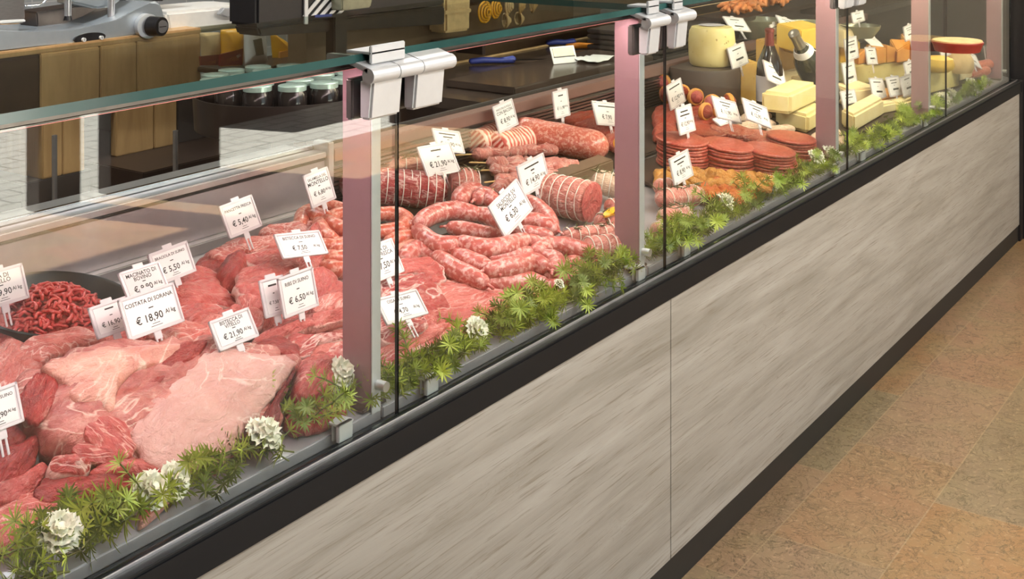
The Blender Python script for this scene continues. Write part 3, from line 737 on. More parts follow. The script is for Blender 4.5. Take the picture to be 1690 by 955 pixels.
chop('dark pink slice above the pork ribs tag', [(392,470),(420,462),(450,462),(452,478),(420,488),(396,484)], .085, 'steak')
chop('long chop with a pale bone end below the pork ribs tag', [(427,556),(452,542),(484,530),(519,520),(524,535),(500,544),(471,555),(459,565),(438,567)], .065, 'pork', tilt=26)
chop('pink chop tucked against the first post, mid height', [(519,522),(547,511),(574,502),(578,522),(547,529),(523,537)], .065, 'pork')
chop('bundle of streaky ribs against the first post', [(480,563),(494,555),(534,554),(578,544),(582,558),(547,567),(517,570),(513,583),(484,582)], .055, 'coppa', tilt=22)
chop('streaky rib below the rib bundle by the first post', [(510,574),(538,566),(580,559),(580,578),(547,583),(517,590)], .045, 'porkfat', tilt=20)
chop('lowest short rib beside the first post', [(534,580),(578,571),(580,592),(550,594)], .04, 'coppa', tilt=20)
chop('round lean chop right of the pork ribs tag', [(513,452),(536,445),(553,459),(553,475),(534,494),(519,494)], .08, 'steak', tilt=36)
chop('pale chop with a bone tip beneath the round lean chop', [(520,496),(547,490),(574,479),(577,502),(542,511),(522,516)], .07, 'porkfat')
chop('pink slab behind the round lean chop, against the post', [(551,466),(568,470),(576,480),(572,494),(543,500),(536,490)], .075, 'pork')
chop('pink slab filling the gap left of the rib bundle', [(425,570),(458,560),(486,572),(486,592),(460,584),(432,582)], .07, 'beef')
chop('thin pink slice left of the rib tags', [(360,520),(388,508),(402,522),(398,540),(372,540)], .08, 'pork')
g = 'chops and steaks behind the joint'
for l, pts, h in [('broad pink chop in the lower layer left of the ribs tags', [(270,500),(330,480),(420,486),(440,530),(380,560),(290,560),(255,535)], .045),
                  ('broad pink chop in the lower layer under the ribs tags', [(410,480),(480,470),(560,490),(570,540),(480,560),(420,540)], .045),
                  ('lower layer chop beside the first post', [(450,540),(520,530),(584,530),(586,585),(500,600),(450,580)], .025),
                  ('lower layer slice behind the joint, left', [(170,560),(240,530),(300,540),(330,570),(250,580),(190,580)], .05),
                  ('lower layer slice at the back under the pancetta', [(330,460),(390,420),(470,410),(500,440),(450,480),(360,490)], .04),
                  ('lower layer slice under the pork steak tag', [(440,420),(520,380),(575,400),(575,450),(510,460),(450,450)], .035),
                  ('lower layer slice left of the big ham steak', [(215,500),(262,470),(300,480),(300,520),(250,530),(215,525)], .05)]:
    cut('chop', l, 'meat', pts, h, 'pork', g, thick=.025, dome=.010, tilt=14, nse=.009)
# fresh pancetta at the back
g = 'fresh pancetta slices at the back'
def panc(label, pts, h, mat, **k):
    kw = dict(thick=.016, dome=.008, tilt=26, grow=1.14); kw.update(k); return cut('pancetta_slice', label, 'meat', pts, h, mat, g, **kw)
panc('dark folded pancetta piece at the back left, nearest the steel wall', [(324,444),(358,420),(378,424),(370,444),(364,460),(339,450)], .06, 'beef')
panc('pancetta slice under the fresh pancetta tag', [(354,416),(388,397),(437,391),(466,395),(460,406),(426,411),(392,420),(367,427)], .075, 'porkfat')
panc('far pancetta slice at the back beside the salamella', [(435,380),(468,370),(502,366),(525,371),(511,389),(483,386),(453,388)], .06, 'porkfat')
panc('dark red rolled pancetta end in the middle of the pile', [(364,450),(374,427),(396,420),(413,428),(405,456),(396,472),(371,474)], .085, 'beef', thick=.035, dome=.02, tilt=34)
panc('long lean pancetta slice left of the pork steak tag', [(405,422),(453,411),(485,416),(484,433),(453,441),(426,441),(409,434)], .09, 'steak')
panc('lower pancetta slice behind the ribs tag', [(399,448),(434,438),(471,432),(490,438),(460,456),(418,480),(402,476)], .09, 'pork')
panc('pancetta slice standing up behind the pork steak tag', [(508,386),(523,367),(530,385),(526,402),(514,404)], .085, 'pork', tilt=55)
panc('far left thin slice over the steel strip', [(330,430),(352,412),(385,400),(392,408),(366,422),(340,442)], .05, 'beeffat')
panc('slab under the pork steak tag', [(480,424),(520,405),(530,420),(520,448),(490,450)], .075, 'pork')
# marbled neck steaks and ribs right of the first post
g = 'neck steaks and ribs between the posts'
def rib(label, pts, h, mat, **k):
    kw = dict(thick=.018, dome=.007, tilt=22, grow=1.12); kw.update(k); return cut('neck_steak', label, 'meat', pts, h, mat, g, **kw)
rib('neck steak with white marbling in the middle of its stack', [(636,470),(668,458),(700,456),(722,478),(738,506),(705,514),(660,502),(636,490)], .055, 'coppa', tilt=26)
rib('pink steak above the marbled neck steak', [(645,448),(662,430),(702,428),(728,440),(730,462),(716,466),(690,452),(662,452)], .055, 'steak', tilt=28)
rib('wide pink steak in front of the lowest sausages', [(720,470),(745,464),(800,474),(862,486),(866,497),(836,514),(770,516),(738,500)], .025, 'porkfat', tilt=14)
rib('pink slice between neck steak and garland', [(700,518),(745,508),(800,510),(845,512),(810,528),(760,538),(712,536)], .03, 'pork', tilt=15)
rib('pale rib slice under the pork neck tag', [(634,520),(660,530),(700,524),(698,546),(664,560),(634,560)], .05, 'coppa', tilt=24)
rib('long streaky rib running towards the garland', [(634,572),(690,548),(722,536),(740,536),(716,556),(672,576),(634,586)], .035, 'porkfat', tilt=20)
rib('lowest streaky rib over the garland right of the first post', [(634,590),(672,576),(716,560),(736,560),(706,580),(660,600),(634,606)], .025, 'coppa', tilt=18)
rib('short fatty rib by the flower, nearest the leaves', [(722,540),(752,532),(764,545),(748,566),(724,566)], .025, 'porkfat', tilt=18)
rib('red slice behind the pork neck tag, at the post', [(634,492),(652,498),(660,516),(634,522)], .06, 'beef', tilt=24)
rib('pale stub right of the pork neck tag stem', [(696,524),(726,516),(748,524),(720,540),(696,544)], .035, 'pork', tilt=18)

for l, pts, h in [('broad pink steak in the lower layer right of the first post', [(620,470),(680,440),(740,460),(780,500),(740,540),(650,550),(615,520)], .02),
                  ('lower layer rib at the leaves right of the first post', [(620,550),(690,530),(770,520),(760,560),(690,590),(620,605)], .012),
                  ('lower layer slice below the sausages, toward the garland', [(740,470),(800,460),(880,480),(870,510),(800,530),(740,520)], .008)]:
    rib(l, pts, h, 'pork', thick=.018, tilt=12)
# ------------------------------------------------------------------ sausages, each traced along its own curve
def sausage(label, pts, h, r, mat, group, taper=.82, knot=True, dh=None):
    hs = dh or [h] * len(pts)
    W3 = [atD(px, py, hh) for (px, py), hh in zip(pts, hs)]
    r = r * 1.26; P = resample(catmull(W3, 8), 18, False)
    c = sum(P, Vector()) / len(P)
    SEED[0] += 1.9
    rad = []
    for i in range(18):
        f = i / 17; e = min(f, 1 - f); rad.append(r * (taper + (1 - taper) * min(1, e * 5)) * (1 + .05 * nz(P[i], 30, SEED[0])))
    vs, fs = tube([p - c for p in P], rad, 16, 5)
    vs = [rest(v + c + (v.normalized() * nz(v + c, 60, SEED[0]) * .0012)) - c for v in vs]
    o = tag(mob('sausage', vs, fs, mat, None, True, None, c), label, 'sausage', group)
    if knot:
        T0 = (P[0] - P[1]).normalized(); T1 = (P[-1] - P[-2]).normalized(); V, Fc = [], []
        for q, T, rr in ((P[0] - c, T0, rad[0]), (P[-1] - c, T1, rad[-1])):
            v, f_ = tube([q + T * rr * .9, q + T * (rr + .006), q + T * (rr + .012) - Vector((0, 0, .002))], [rr * .32, rr * .16, rr * .22], 7, 1); k = len(V); V += v; Fc += [tuple(x + k for x in f) for f in f_]
        mob('casing_tip', V, Fc, mat, o)
    return o
G = 'coarse pork sausages in the big pile'
B = 'coarse pork sausage '
for lab, pts, h, r in [
    (B + 'at the back left of the pile, arched', [(693,367),(715,354),(748,347),(781,352)], .062, .0175),
    (B + 'behind the price tag, running right from the arched one', [(790,353),(809,358),(829,369),(847,380)], .060, .0165),
    (B + 'below the arched back sausage', [(748,376),(770,380),(796,386),(820,390)], .050, .0155),
    (B + 'curving down at the left shoulder of the pile', [(691,382),(708,396),(730,405),(757,402)], .062, .0165),
    (B + 'long and wavy in the middle of the pile', [(764,401),(796,410),(831,408),(864,397)], .068, .0175),
    (B + 'stub at the right end of the long wavy one', [(869,398),(890,403)], .062, .0145),
    (B + 'long pale one at the right reaching the netted rolls', [(886,415),(902,406),(935,407),(972,416)], .055, .0165),
    (B + 'at the far left edge of the pile above the pink steak', [(668,425),(688,413),(717,420)], .040, .0175),
    (B + 'slanting down at the front left of the pile', [(724,426),(743,441),(770,454),(794,465)], .045, .0175),
    (B + 'under the long wavy one, left half', [(755,421),(779,432),(807,444)], .048, .0165),
    (B + 'under the long wavy one, right half', [(812,427),(847,423),(877,418)], .050, .0150),
    (B + 'with a light bend in the front row, above the lowest', [(810,446),(847,441),(878,433),(894,438)], .048, .0185),
    (B + 'short plump end facing the viewer at the right', [(902,424),(917,431),(914,442)], .048, .0165),
    (B + 'short one at the right near the garland', [(931,442),(950,434),(968,431)], .030, .0160),
    (B + 'half hidden behind the lowest sausage, right side', [(902,452),(922,456),(941,464)], .030, .0170),
    (B + 'lowest of the pile, straight above the garland', [(811,468),(836,467),(869,465),(893,470)], .022, .0180),
    (B + 'small stub right of the lowest one by the leaves', [(903,475),(920,475)], .018, .0150),
    (B + 'right of the price tag stem, upper', [(864,365),(886,366),(912,377)], .058, .0165),
    (B + 'right of the price tag stem, lower', [(862,384),(880,386),(904,391)], .052, .0150),
    (B + 'smooth pale one leaning on the netted ham', [(873,333),(893,348),(911,369)], .062, .0170),
    (B + 'standing loop behind the arched back one', [(757,330),(770,316),(786,314)], .060, .0180),
    (B + 'short one behind the price tag top left', [(789,327),(801,323),(814,333)], .060, .0175),
    (B + 'peeping out at the right below the pale one', [(955,453),(974,442)], .022, .0140),
    (B + 'hidden in the middle behind the front row', [(830,455),(870,452)], .030, .0150)]:
    sausage(lab, pts, h, r, 'sausage', G)
G = 'salamella sausages beside the first post'
B = 'thin salamella sausage '
for lab, pts, h, r in [
    (B + 'curling at the far left of its pile', [(497,372),(499,356),(512,346)], .060, .0135),
    (B + 'below its price tag, slanting right', [(512,351),(530,358),(548,363)], .070, .0140),
    (B + 'along the back of its pile', [(530,338),(550,342),(572,348)], .060, .0130),
    (B + 'second from the back by the post', [(547,358),(560,353),(576,352)], .065, .0125),
    (B + 'in the middle of its pile by the post', [(537,364),(552,372),(574,380)], .070, .0135),
    (B + 'steep one hanging down left of the post', [(526,368),(534,385),(550,396)], .072, .0135),
    (B + 'below the steep one by the post', [(530,404),(552,408),(576,402)], .070, .0140),
    (B + 'second lowest left of the post', [(536,424),(556,428),(577,424)], .068, .0145),
    (B + 'lowest left of the post', [(540,440),(558,446),(577,444)], .068, .0140),
    (B + 'bent loop right of the post', [(618,354),(650,353),(671,363),(661,378),(620,383)], .045, .0145),
    (B + 'right of the post under the bent loop', [(644,398),(664,393),(685,392)], .045, .0140),
    (B + 'lowest right of the post above the tag', [(655,416),(672,410),(688,404)], .040, .0130),
    (B + 'twisted link joining the two piles', [(674,370),(685,376)], .050, .0095)]:
    sausage(lab, pts, h, r, 'salamella', G)

# ------------------------------------------------------------------ rolled roasts
def roll(name, label, cat, a, b, h, r, mat, group=None, face=None, twine=0, flat=1., blunt=.2, r2=None, rings=0, ringd=0., h2=None, herb=False, nse=.003, pts=None):
    p0, p1 = pts if pts else (atD(a[0], a[1], h), atD(b[0], b[1], h if h2 is None else h2)); r2 = r if r2 is None else r2
    o = log(name, p0, p1, r, r2, mat, None, 24, 24, flat, nse, 40, blunt, None, rings, ringd); tag(o, label, cat, group)
    org = (p0 + p1) / 2; t = (p1 - p0).normalized(); s1 = t.cross(Vector((0, 0, 1))).normalized(); s2 = s1.cross(t)
    if face:
        V, Fc = [], []; fm, end = face; q = p0 if end < 0 else p1; rr = (r if end < 0 else r2) * .97; tt = t * end
        for k in range(5):
            rk = rr * (1 - k / 4.6)
            for j in range(24): a_ = j * math.pi / 12; V.append(q + tt * (.004 + .003 * (k > 0)) + s1 * rk * math.cos(a_) + s2 * rk * flat * math.sin(a_) - org)
        for k in range(4):
            for j in range(24): Fc.append((k * 24 + j, k * 24 + (j + 1) % 24, (k + 1) * 24 + (j + 1) % 24, (k + 1) * 24 + j))
        Fc.append(tuple(range(96, 120))); mob('cut_face', V, Fc, fm, o)
    if twine:
        V, Fc = ringmesh(p0 - org, p1 - org, [(i + .7) / (twine + .4) for i in range(twine)], r * 1.0, r2 * 1.0, .0013, flat); mob('twine', V, Fc, 'wire', o)
    if herb:
        V, Fc = [], []; random.seed(int(a[0]))
        for i in range(26):
            q = p0.lerp(p1, random.random()) + s1 * random.uniform(-.6, .6) * r + s2 * r * flat * .92 - org; d = Vector((random.uniform(-1, 1), random.uniform(-1, 1), .25)).normalized()
            v, f_ = tube([q, q + d * .011, q + d * .020], [.0012, .0012, .0004], 4, 1); k = len(V); V += v; Fc += [tuple(x + k for x in f) for f in f_]
        mob('rosemary', V, Fc, 'rosemary', o)
    return o
roll('tied_roast', 'large roast tied with white twine behind the first post', 'roast', (560, 302), (738, 316), .050, .047, 'coppa', None, ('coppa', 1), 13, .92, .16, nse=.006)
o = roll('tied_roast', 'fat topped spiced roast lying behind the large tied one', 'roast', (600, 270), (715, 276), .052, .030, 'fatpink', None, None, 6, .8, .3, herb=True)
roll('tied_roast', 'pale rolled roast right of the large tied one', 'roast', (742, 300), (792, 300), .050, .036, 'roast', None, None, 4, .95, .45, herb=True)
hp1 = atD(975, 333, .060); hp0 = hp1 + Vector((.0, .13, .004))
roll('netted_ham', 'netted pork roll with a large round pink cut face', 'roast', None, None, None, .050, 'roast', None, ('ham', 1), 5, 1.0, .02, .050, 6, .06, pts=(hp0, hp1))
roll('netted_roll', 'netted roll with rosemary behind the ham, by the second post', 'roast', (975, 298), (1042, 312), .045, .032, 'white_meat', 'netted poultry rolls', None, 5, 1., .25, rings=6, ringd=.12, herb=True)
roll('netted_roll', 'netted roll under the yellow pepper', 'roast', (985, 372), (1040, 362), .045, .028, 'roast', 'netted poultry rolls', None, 4, 1., .25, rings=5, ringd=.14, herb=True)
roll('netted_roll', 'netted roll in front of the ham with rosemary sprigs', 'roast', (925, 392), (1032, 382), .040, .021, 'roast', 'netted poultry rolls', None, 7, 1., .2, rings=8, ringd=.14, herb=True)
roll('netted_roll', 'front netted roll just above the garland left of the second post', 'roast', (962, 410), (1030, 402), .035, .025, 'roast', 'netted poultry rolls', None, 5, 1., .25, rings=6, ringd=.12)
roll('netted_roll', 'small netted roll beside the yellow pepper at the post', 'roast', (1000, 345), (1045, 340), .045, .024, 'roast', 'netted poultry rolls', None, 4, 1., .25, rings=5, ringd=.12)
roll('netted_roll', 'rosemary covered roll behind the netted ham', 'roast', (898, 322), (960, 308), .048, .026, 'roast', 'netted poultry rolls', None, 4, .9, .3, herb=True)
g = 'striped pancetta rolls'
roll('pancetta_roll', 'striped pancetta roll nearest the viewer with a stick through it', 'roast', (815, 244), (872, 230), .050, 0.042, 'pancetta', g, ('spiral', -1), 0, 1., .12)
roll('pancetta_roll', 'striped pancetta roll between the other two', 'roast', (783, 238), (822, 222), .055, 0.04, 'pancetta', g, ('spiral', -1), 0, 1., .12)
roll('pancetta_roll', 'striped pancetta roll at the back left of the three', 'roast', (752, 226), (802, 210), .055, 0.042, 'pancetta', g, ('spiral', -1), 0, 1., .12)
roll('meat_loaf', 'long minced meat loaf beside the pancetta rolls', 'meat loaf', (842, 213), (1004, 246), .060, .050, 'loaf', None, None, 0, .86, .16, .052, nse=.002)
# skewers
def skewer(label, a, b, h, seed, n=5, left=True, right=True, mats=('bacon', 'roast')):
    random.seed(seed); p0, p1 = atD(*a, h), atD(*b, h); c = (p0 + p1) / 2; d = (p1 - p0); t = d.normalized()
    root = thing('meat_skewer', c, label, 'skewer', 'raw meat skewers')
    v, f = tube([p0 - c, p1 - c], .0024, 6, 1); mob('stick', v, f, 'stick', root)
    for i in range(n):
        q = p0 + d * (.14 + .70 * (i + .5) / n) - c; L = d.length * .70 / n * .60; r = random.uniform(.022, .029)
        o = log('meat_cube', q - t * L, q + t * L, r, r * random.uniform(.8, 1.1), mats[i % len(mats)], root, 10, 6, random.uniform(.6, .8), .009, 55, .22, Vector((0, 0, 0)))
        o.location = (0, 0, 0); o.rotation_euler = (0, 0, 0)
    return root
skewer('meat skewer at the back behind the folded price tag, by the pancetta rolls', (752, 256), (947, 244), .045, 1)
skewer('meat skewer with the longest bare stick end at right', (775, 268), (986, 273), .045, 2)
skewer('meat skewer in the middle of the bundle', (785, 281), (962, 279), .040, 3)
skewer('meat skewer second from the front, ends in two bare tips left', (800, 301), (941, 284), .045, 4)
skewer('meat skewer lowest at the front beside the rosemary', (802, 314), (905, 298), .045, 5, 4)
# red marinated slices behind the loaf
g = 'red marinated slices behind the loaf'
for lab, pts in [('red marinated slice at the back left beside the loaf', [(928,176),(960,168),(1000,166),(1032,170),(1032,182),(980,184),(940,188)]),
                 ('red marinated slice behind the white price tag', [(932,190),(975,184),(1032,184),(1034,200),(985,204),(942,200)]),
                 ('folded red marinated slice just above the loaf end', [(950,203),(985,198),(1034,202),(1036,222),(1000,226),(968,212)]),
                 ('pink folded slice next to the yellow pepper bits', [(1000,224),(1032,214),(1036,240),(1016,244)])]:
    cut('marinated_slice', lab, 'meat', pts, .045, 'marin', g, thick=.02, dome=.012, tilt=22, nse=.007)
# yellow pepper pieces
for lab, pts, h in [('yellow pepper strip on the netted roll left of the second post', [(996,352),(1010,341),(1022,345),(1014,354),(1000,358)], .075),
                    ('yellow pepper piece touching the second post', [(1020,344),(1032,342),(1032,358),(1024,356)], .075),
                    ('yellow pepper bit at the end of the meat loaf', [(1012,232),(1026,228),(1030,244),(1020,248)], .075)]:
    cut('pepper_piece', lab, 'vegetable', pts, h, 'pepper', 'yellow pepper pieces', thick=.006, dome=.004, tilt=30, N=20)

# ------------------------------------------------------------------ burger stacks
patty = {}
def make_patty(r, t, mat, seed):
    vs, fs = [], []; prof = [(0, 0), (.5, 0), (.93, 0), (.985, .10), (1, .35), (1, .65), (.985, .9), (.95, 1.), (.5, 1.02), (0, 1.02)]; N = 26
    for j in range(N):
        a = 2 * math.pi * j / N; k = 1 + .05 * nz((math.cos(a) * .02, math.sin(a) * .02, seed), 40)
        for q, z in prof: vs.append((q * r * k * math.cos(a), q * r * k * math.sin(a), z * t + .0012 * nz((q * math.cos(a), q * math.sin(a), seed), 3)))
    n = len(prof)
    for j in range(N):
        for i in range(n - 1): a, b = j * n + i, ((j + 1) % N) * n + i; fs.append((a, b, b + 1, a + 1))
    me = bpy.data.meshes.new('burger_patty'); me.from_pydata(vs, [], fs); me.materials.append(M[mat]); me.polygons.foreach_set('use_smooth', [True] * len(fs)); return me
PM = [make_patty(.076, .0086, 'burger', i) for i in range(4)] + [make_patty(.070, .0132, 'burgerd', 9 + i) for i in range(2)]
ORD = ['topmost', 'second from the top', 'third from the top', 'fourth from the top', 'fifth from the top', 'sixth from the top', 'seventh from the top', 'eighth from the top', 'ninth from the top', 'tenth from the top']
random.seed(11)
for nm, (px, py), n, kind in [('of the left front stack', (1127, 227), 9, 0), ('of the middle front stack', (1202, 236), 9, 0), ('of the right front stack', (1274, 242), 9, 0),
                          ('of the stack behind the left and middle front ones', (1160, 213), 4, 0), ('of the glossy stack behind the middle one', (1206, 212), 3, 1),
                          ('of the pale topped stack behind the right one', (1252, 222), 3, 1), ('of the last stack at right near the flower', (1308, 223), 7, 0)]:
    t = .0088 if kind == 0 else .0135
    p = atD(px, py, .0135 + n * t); lean = random.uniform(-.02, .02); z = deckz(p.y) + .0135
    for k in range(n):
        me = PM[random.randrange(4)] if kind == 0 else PM[4 + random.randrange(2)]
        o = bpy.data.objects.new('burger_patty', me); COL.objects.link(o)
        o.location = (p.x + lean * k * .2 + random.uniform(-.002, .002), p.y + random.uniform(-.002, .002), z); z += t
        o.rotation_mode = 'ZYX'; o.rotation_euler = (R(7 + random.uniform(-1, 1)), R(random.uniform(-1.2, 1.2)), random.uniform(0, 6))
        tag(o, '%s raw burger %s' % (ORD[n - 1 - k], nm), 'burger', 'raw burgers ' + nm)

# ------------------------------------------------------------------ chicken, roulades, small balls
def heap(name, label, poly, h, mat, n, seed, s=(.010, .02)):
    random.seed(seed); V, Fc = [], []; org = atD(sum(p[0] for p in poly) / len(poly), sum(p[1] for p in poly) / len(poly), h)
    def inside(x, y):
        c = False; j = len(poly) - 1
        for i in range(len(poly)):
            (xi, yi), (xj, yj) = poly[i], poly[j]
            if (yi > y) != (yj > y) and x < (xj - xi) * (y - yi) / (yj - yi) + xi: c = not c
            j = i
        return c
    xs = [p[0] for p in poly]; ys = [p[1] for p in poly]; m = 0
    while m < n:
        x, y = random.uniform(min(xs), max(xs)), random.uniform(min(ys), max(ys))
        if not inside(x, y): continue
        m += 1; q = atD(x, y, h + random.uniform(-.012, .006)) - org; d = Vector((random.uniform(-1, 1), random.uniform(-1, 1), random.uniform(-.3, .3))).normalized(); L = random.uniform(.010, .024)
        e = Vector((random.uniform(-1, 1), random.uniform(-1, 1), random.uniform(-.5, .8))).normalized()
        r = random.uniform(*s)
        v, f_ = tube([q - d * L, q + e * L * .3, q + d * L], [r * .7, r, r * .75], 9, 3); v = [rest(w + org + (w - q).normalized() * nz(w + org, 70) * .004) - org for w in v]
        k = len(V); V += v; Fc += [tuple(a + k for a in f) for f in f_]
    o = mob(name, V, Fc, mat, None, True, None, org); return tag(o, label, 'meat', None, 'stuff')
heap('marinated_chicken', 'yellow marinated chicken strips in front of the burger stacks', [(1082,292),(1110,284),(1160,286),(1200,287),(1240,292),(1280,298),(1262,312),(1210,310),(1170,304),(1120,304),(1082,302)], .032, 'ychick', 130, 5)
heap('marinated_chicken', 'orange red marinated chicken strips above the garland', [(1140,302),(1180,305),(1210,312),(1244,312),(1240,324),(1215,332),(1185,336),(1172,322),(1150,312)], .024, 'orange', 100, 6)
heap('seasoned_cubes', 'orange seasoned cubes at the third post foot', [(1332,240),(1366,236),(1372,248),(1340,252)], .03, 'ychick', 30, 8, (.008, .013))
g = 'bacon wrapped roulades beside the second post'
roll('roulade', 'bacon wrapped roulade right below the chicken tag', 'roulade', (1084, 330), (1160, 320), .035, .030, 'bacon', g, None, 3, .9, .25, herb=True)
roll('roulade', 'second bacon wrapped roulade, lower, near the garland', 'roulade', (1088, 362), (1138, 350), .030, .026, 'bacon', g, None, 3, .9, .25, herb=True)
roll('roulade', 'red topped roulade at the second post', 'roulade', (1082, 310), (1112, 306), .04, .024, 'bacon', g, None, 2, .9, .3)
roll('roulade', 'pale roulade lowest at the second post', 'roulade', (1080, 384), (1102, 374), .025, .024, 'chicken', g, None, 2, .9, .3)
def ball(label, px, py, h, r, seed):
    c = atD(px, py, h + .022); o = log('meat_ball', c - Vector((r * .9, 0, 0)), c + Vector((r * .9, 0, 0)), r, r, 'marin' if seed % 3 else 'ham', None, 14, 10, .95, .003, 40, .5)
    tag(o, label, 'meat ball', 'stuffed meat balls with orange bacon')
    V, Fc = ringmesh(Vector((-r * .25, 0, 0)), Vector((r * .25, 0, 0)), [.2, .5, .8], r * .99, r * .99, .005, .95, 20); mob('bacon_band', V, Fc, 'amber', o); o.rotation_euler = (0, 0, seed * .7)
pos = [((1094,136),'back row, at the second post'),((1117,134),'back row, second from the post'),((1139,140),'back row, third from the post'),((1167,146),'back row, at its right end'),((1100,156),'middle row, at the post'),((1125,153),'middle row beside the tag'),((1148,160),'middle row, right of the tag'),((1190,156),'under the edge of the dark drum, upper'),((1203,168),'far right by the dark drum'),((1176,170),'right group, left one'),((1192,184),'right group, lowest'),((1164,184),'front, above the burger stacks')]
for i, ((x, y), l) in enumerate(pos): ball('stuffed meat ball with an orange band, ' + l, x, y, .055 - .004 * (i > 3), .026, i)
g = 'red slices under the meat balls'
for lab, pts in [('red marinated slice at the second post under the meat balls', [(1082,178),(1110,172),(1122,186),(1112,206),(1082,208)]),
                 ('round red slice right of the upper tags', [(1138,180),(1160,172),(1178,186),(1170,204),(1144,206)]),
                 ('folded red slice left of the lower tag', [(1082,208),(1112,204),(1118,222),(1100,228),(1082,226)]),
                 ('dark folded slice in the middle of the red meat', [(1150,196),(1184,190),(1192,204),(1176,216),(1152,214)]) ]:
    cut('marinated_slice', lab, 'meat', pts, .035, 'marin', g, thick=.02, dome=.014, tilt=24, nse=.007)
g = 'pale poultry rolls behind the burgers'
roll('poultry_roll', 'white poultry roll at the back, left of the lower tag', 'roulade', (1220, 198), (1272, 190), .035, .022, 'white_meat', g, None, 0, .8, .3)
roll('poultry_roll', 'white poultry roll in the middle behind the burgers', 'roulade', (1215, 212), (1278, 204), .035, .024, 'white_meat', g, None, 0, .8, .3)
roll('poultry_roll', 'white poultry roll at right beneath the cheese', 'roulade', (1266, 218), (1310, 212), .035, .022, 'white_meat', g, None, 0, .8, .3)
cut('poultry_piece', 'pale pink poultry piece left of the third post', 'meat', [(1338,226),(1356,214),(1378,208),(1390,222),(1390,240),(1350,240)], .04, 'white_meat', g, thick=.035, dome=.02, tilt=24)
# ------------------------------------------------------------------ cheeses and the things among them
def bar(name, label, cat, pL, pR, h, dep, hgt, mat, apex=None, skew=0., bev=.004, group='cheese pieces', pC=None):
    a, b = atD(*pL, h), atD(*pR, h)
    if pC is not None:                       # corner towards the viewer: left, corner and right footprint points
        c = atD(*pC, h); quad = [a, c, b, a + b - c]
    else:
        d = (b - a); d.z = 0; d.normalize(); nrm = Vector((-d.y, d.x, 0))
        if nrm.y < 0: nrm = -nrm
        q = nrm * dep + d * skew
        quad = [a, b, b + q, a + q] if apex is None else [a, b, (a + b) / 2 + q + d * apex]
    z = sum(p.z for p in quad[:2]) / 2; y0 = sum(p.y for p in quad[:2]) / 2
    quad = [Vector((p.x, p.y, z + DS * (p.y - y0))) for p in quad]
    o = block(name, quad, hgt, mat, None, bev)
    if apex is not None:                     # shards: slanting tops
        xs = [v.co.x for v in o.data.vertices]; k = (hash_(label) % 7 - 3) * .14
        for v in o.data.vertices:
            if v.co.z > hgt * .3: v.co.z -= hgt * abs(k) * (((v.co.x - min(xs)) / (max(xs) - min(xs))) if k > 0 else ((max(xs) - v.co.x) / (max(xs) - min(xs))))
    return tag(o, label, cat, group)
def hash_(s): return sum(ord(c) * (i + 1) for i, c in enumerate(s))
# drum with the holey wheel
p = atD(1163, 150, .06); dz = deckz(p.y) + .004
o = lathe('round_stand', [(0, 0), (.116, 0), (.122, .004), (.122, .126), (.120, .130), (0, .130)], 'drum', None, 40, Vector((p.x, p.y, dz + .012))); tag(o, 'dark brown round stand carrying the holey cheese wheel', 'stand')
o = lathe('round_cheese', [(0, 0), (.070, 0), (.076, .006), (.080, .03), (.081, .075), (.078, .105), (.070, .118), (.04, .122), (0, .123)], 'holey', None, 40, Vector((p.x + .035, p.y - .01, dz + .1435))); o.scale = (1, 1, 1.12); o['category'] = 'cheese'; tag(o, 'tall pale cheese wheel with holes on the dark round stand', 'cheese')
lb = lathe('top_label', [(0, .1236), (.045, .1234), (.046, .1238), (0, .1242)], 'tagp', o, 24)
bar('cheese_block', 'tall tan cheese block with small holes left of the dark bottle', 'cheese', (1222, 172), (1252, 170), .012, .13, .145, 'tan')
bar('cheese_wedge', 'lower of the two stacked ivory cheese wedges', 'cheese', (1279, 206), (1363, 203), .014, 0, .062, 'ivory', pC=(1334, 221), bev=.010)
bar('cheese_wedge', 'upper of the two stacked ivory cheese wedges, with a price tag stuck in', 'cheese', (1256, 184), (1350, 168), .078, 0, .068, 'ivory', pC=(1305, 190), bev=.010)
bar('cheese_block', 'ivory cheese block right behind the stacked wedges', 'cheese', (1344, 170), (1372, 166), .05, .10, .07, 'cream')
bar('cheese_block', 'pale cheese block under the tan holey one between the bottles', 'cheese', (1284, 166), (1334, 158), .012, .12, .105, 'cream')
bar('cheese_block', 'tan holey cheese block between the two bottles', 'cheese', (1284, 120), (1318, 112), .118, .09, .10, 'tan')
bar('cheese_block', 'amber cheese block right of the leaning bottle', 'cheese', (1334, 118), (1368, 112), .10, .10, .09, 'amber')
bar('cheese_slices', 'flat stack of yellow slices right of the leaning bottle', 'cheese', (1327, 94), (1374, 87), .192, .09, .016, 'yellow', bev=.002)
bar('cheese_wedge', 'yellow cheese wedge on the flat yellow slices', 'cheese', (1322, 89), (1364, 82), .208, .10, .085, 'yellow')
bar('cheese_block', 'cream block right behind the third post', 'cheese', (1392, 80), (1417, 76), .16, .08, .07, 'cream')
bar('cheese_block', 'big yellow block carrying the cream block by the third post', 'cheese', (1386, 134), (1420, 128), .012, .12, .148, 'yellow')
bar('cheese_block', 'long golden cheese block under the orange wedges', 'cheese', (1406, 141), (1512, 126), .012, .12, .075, 'holey')
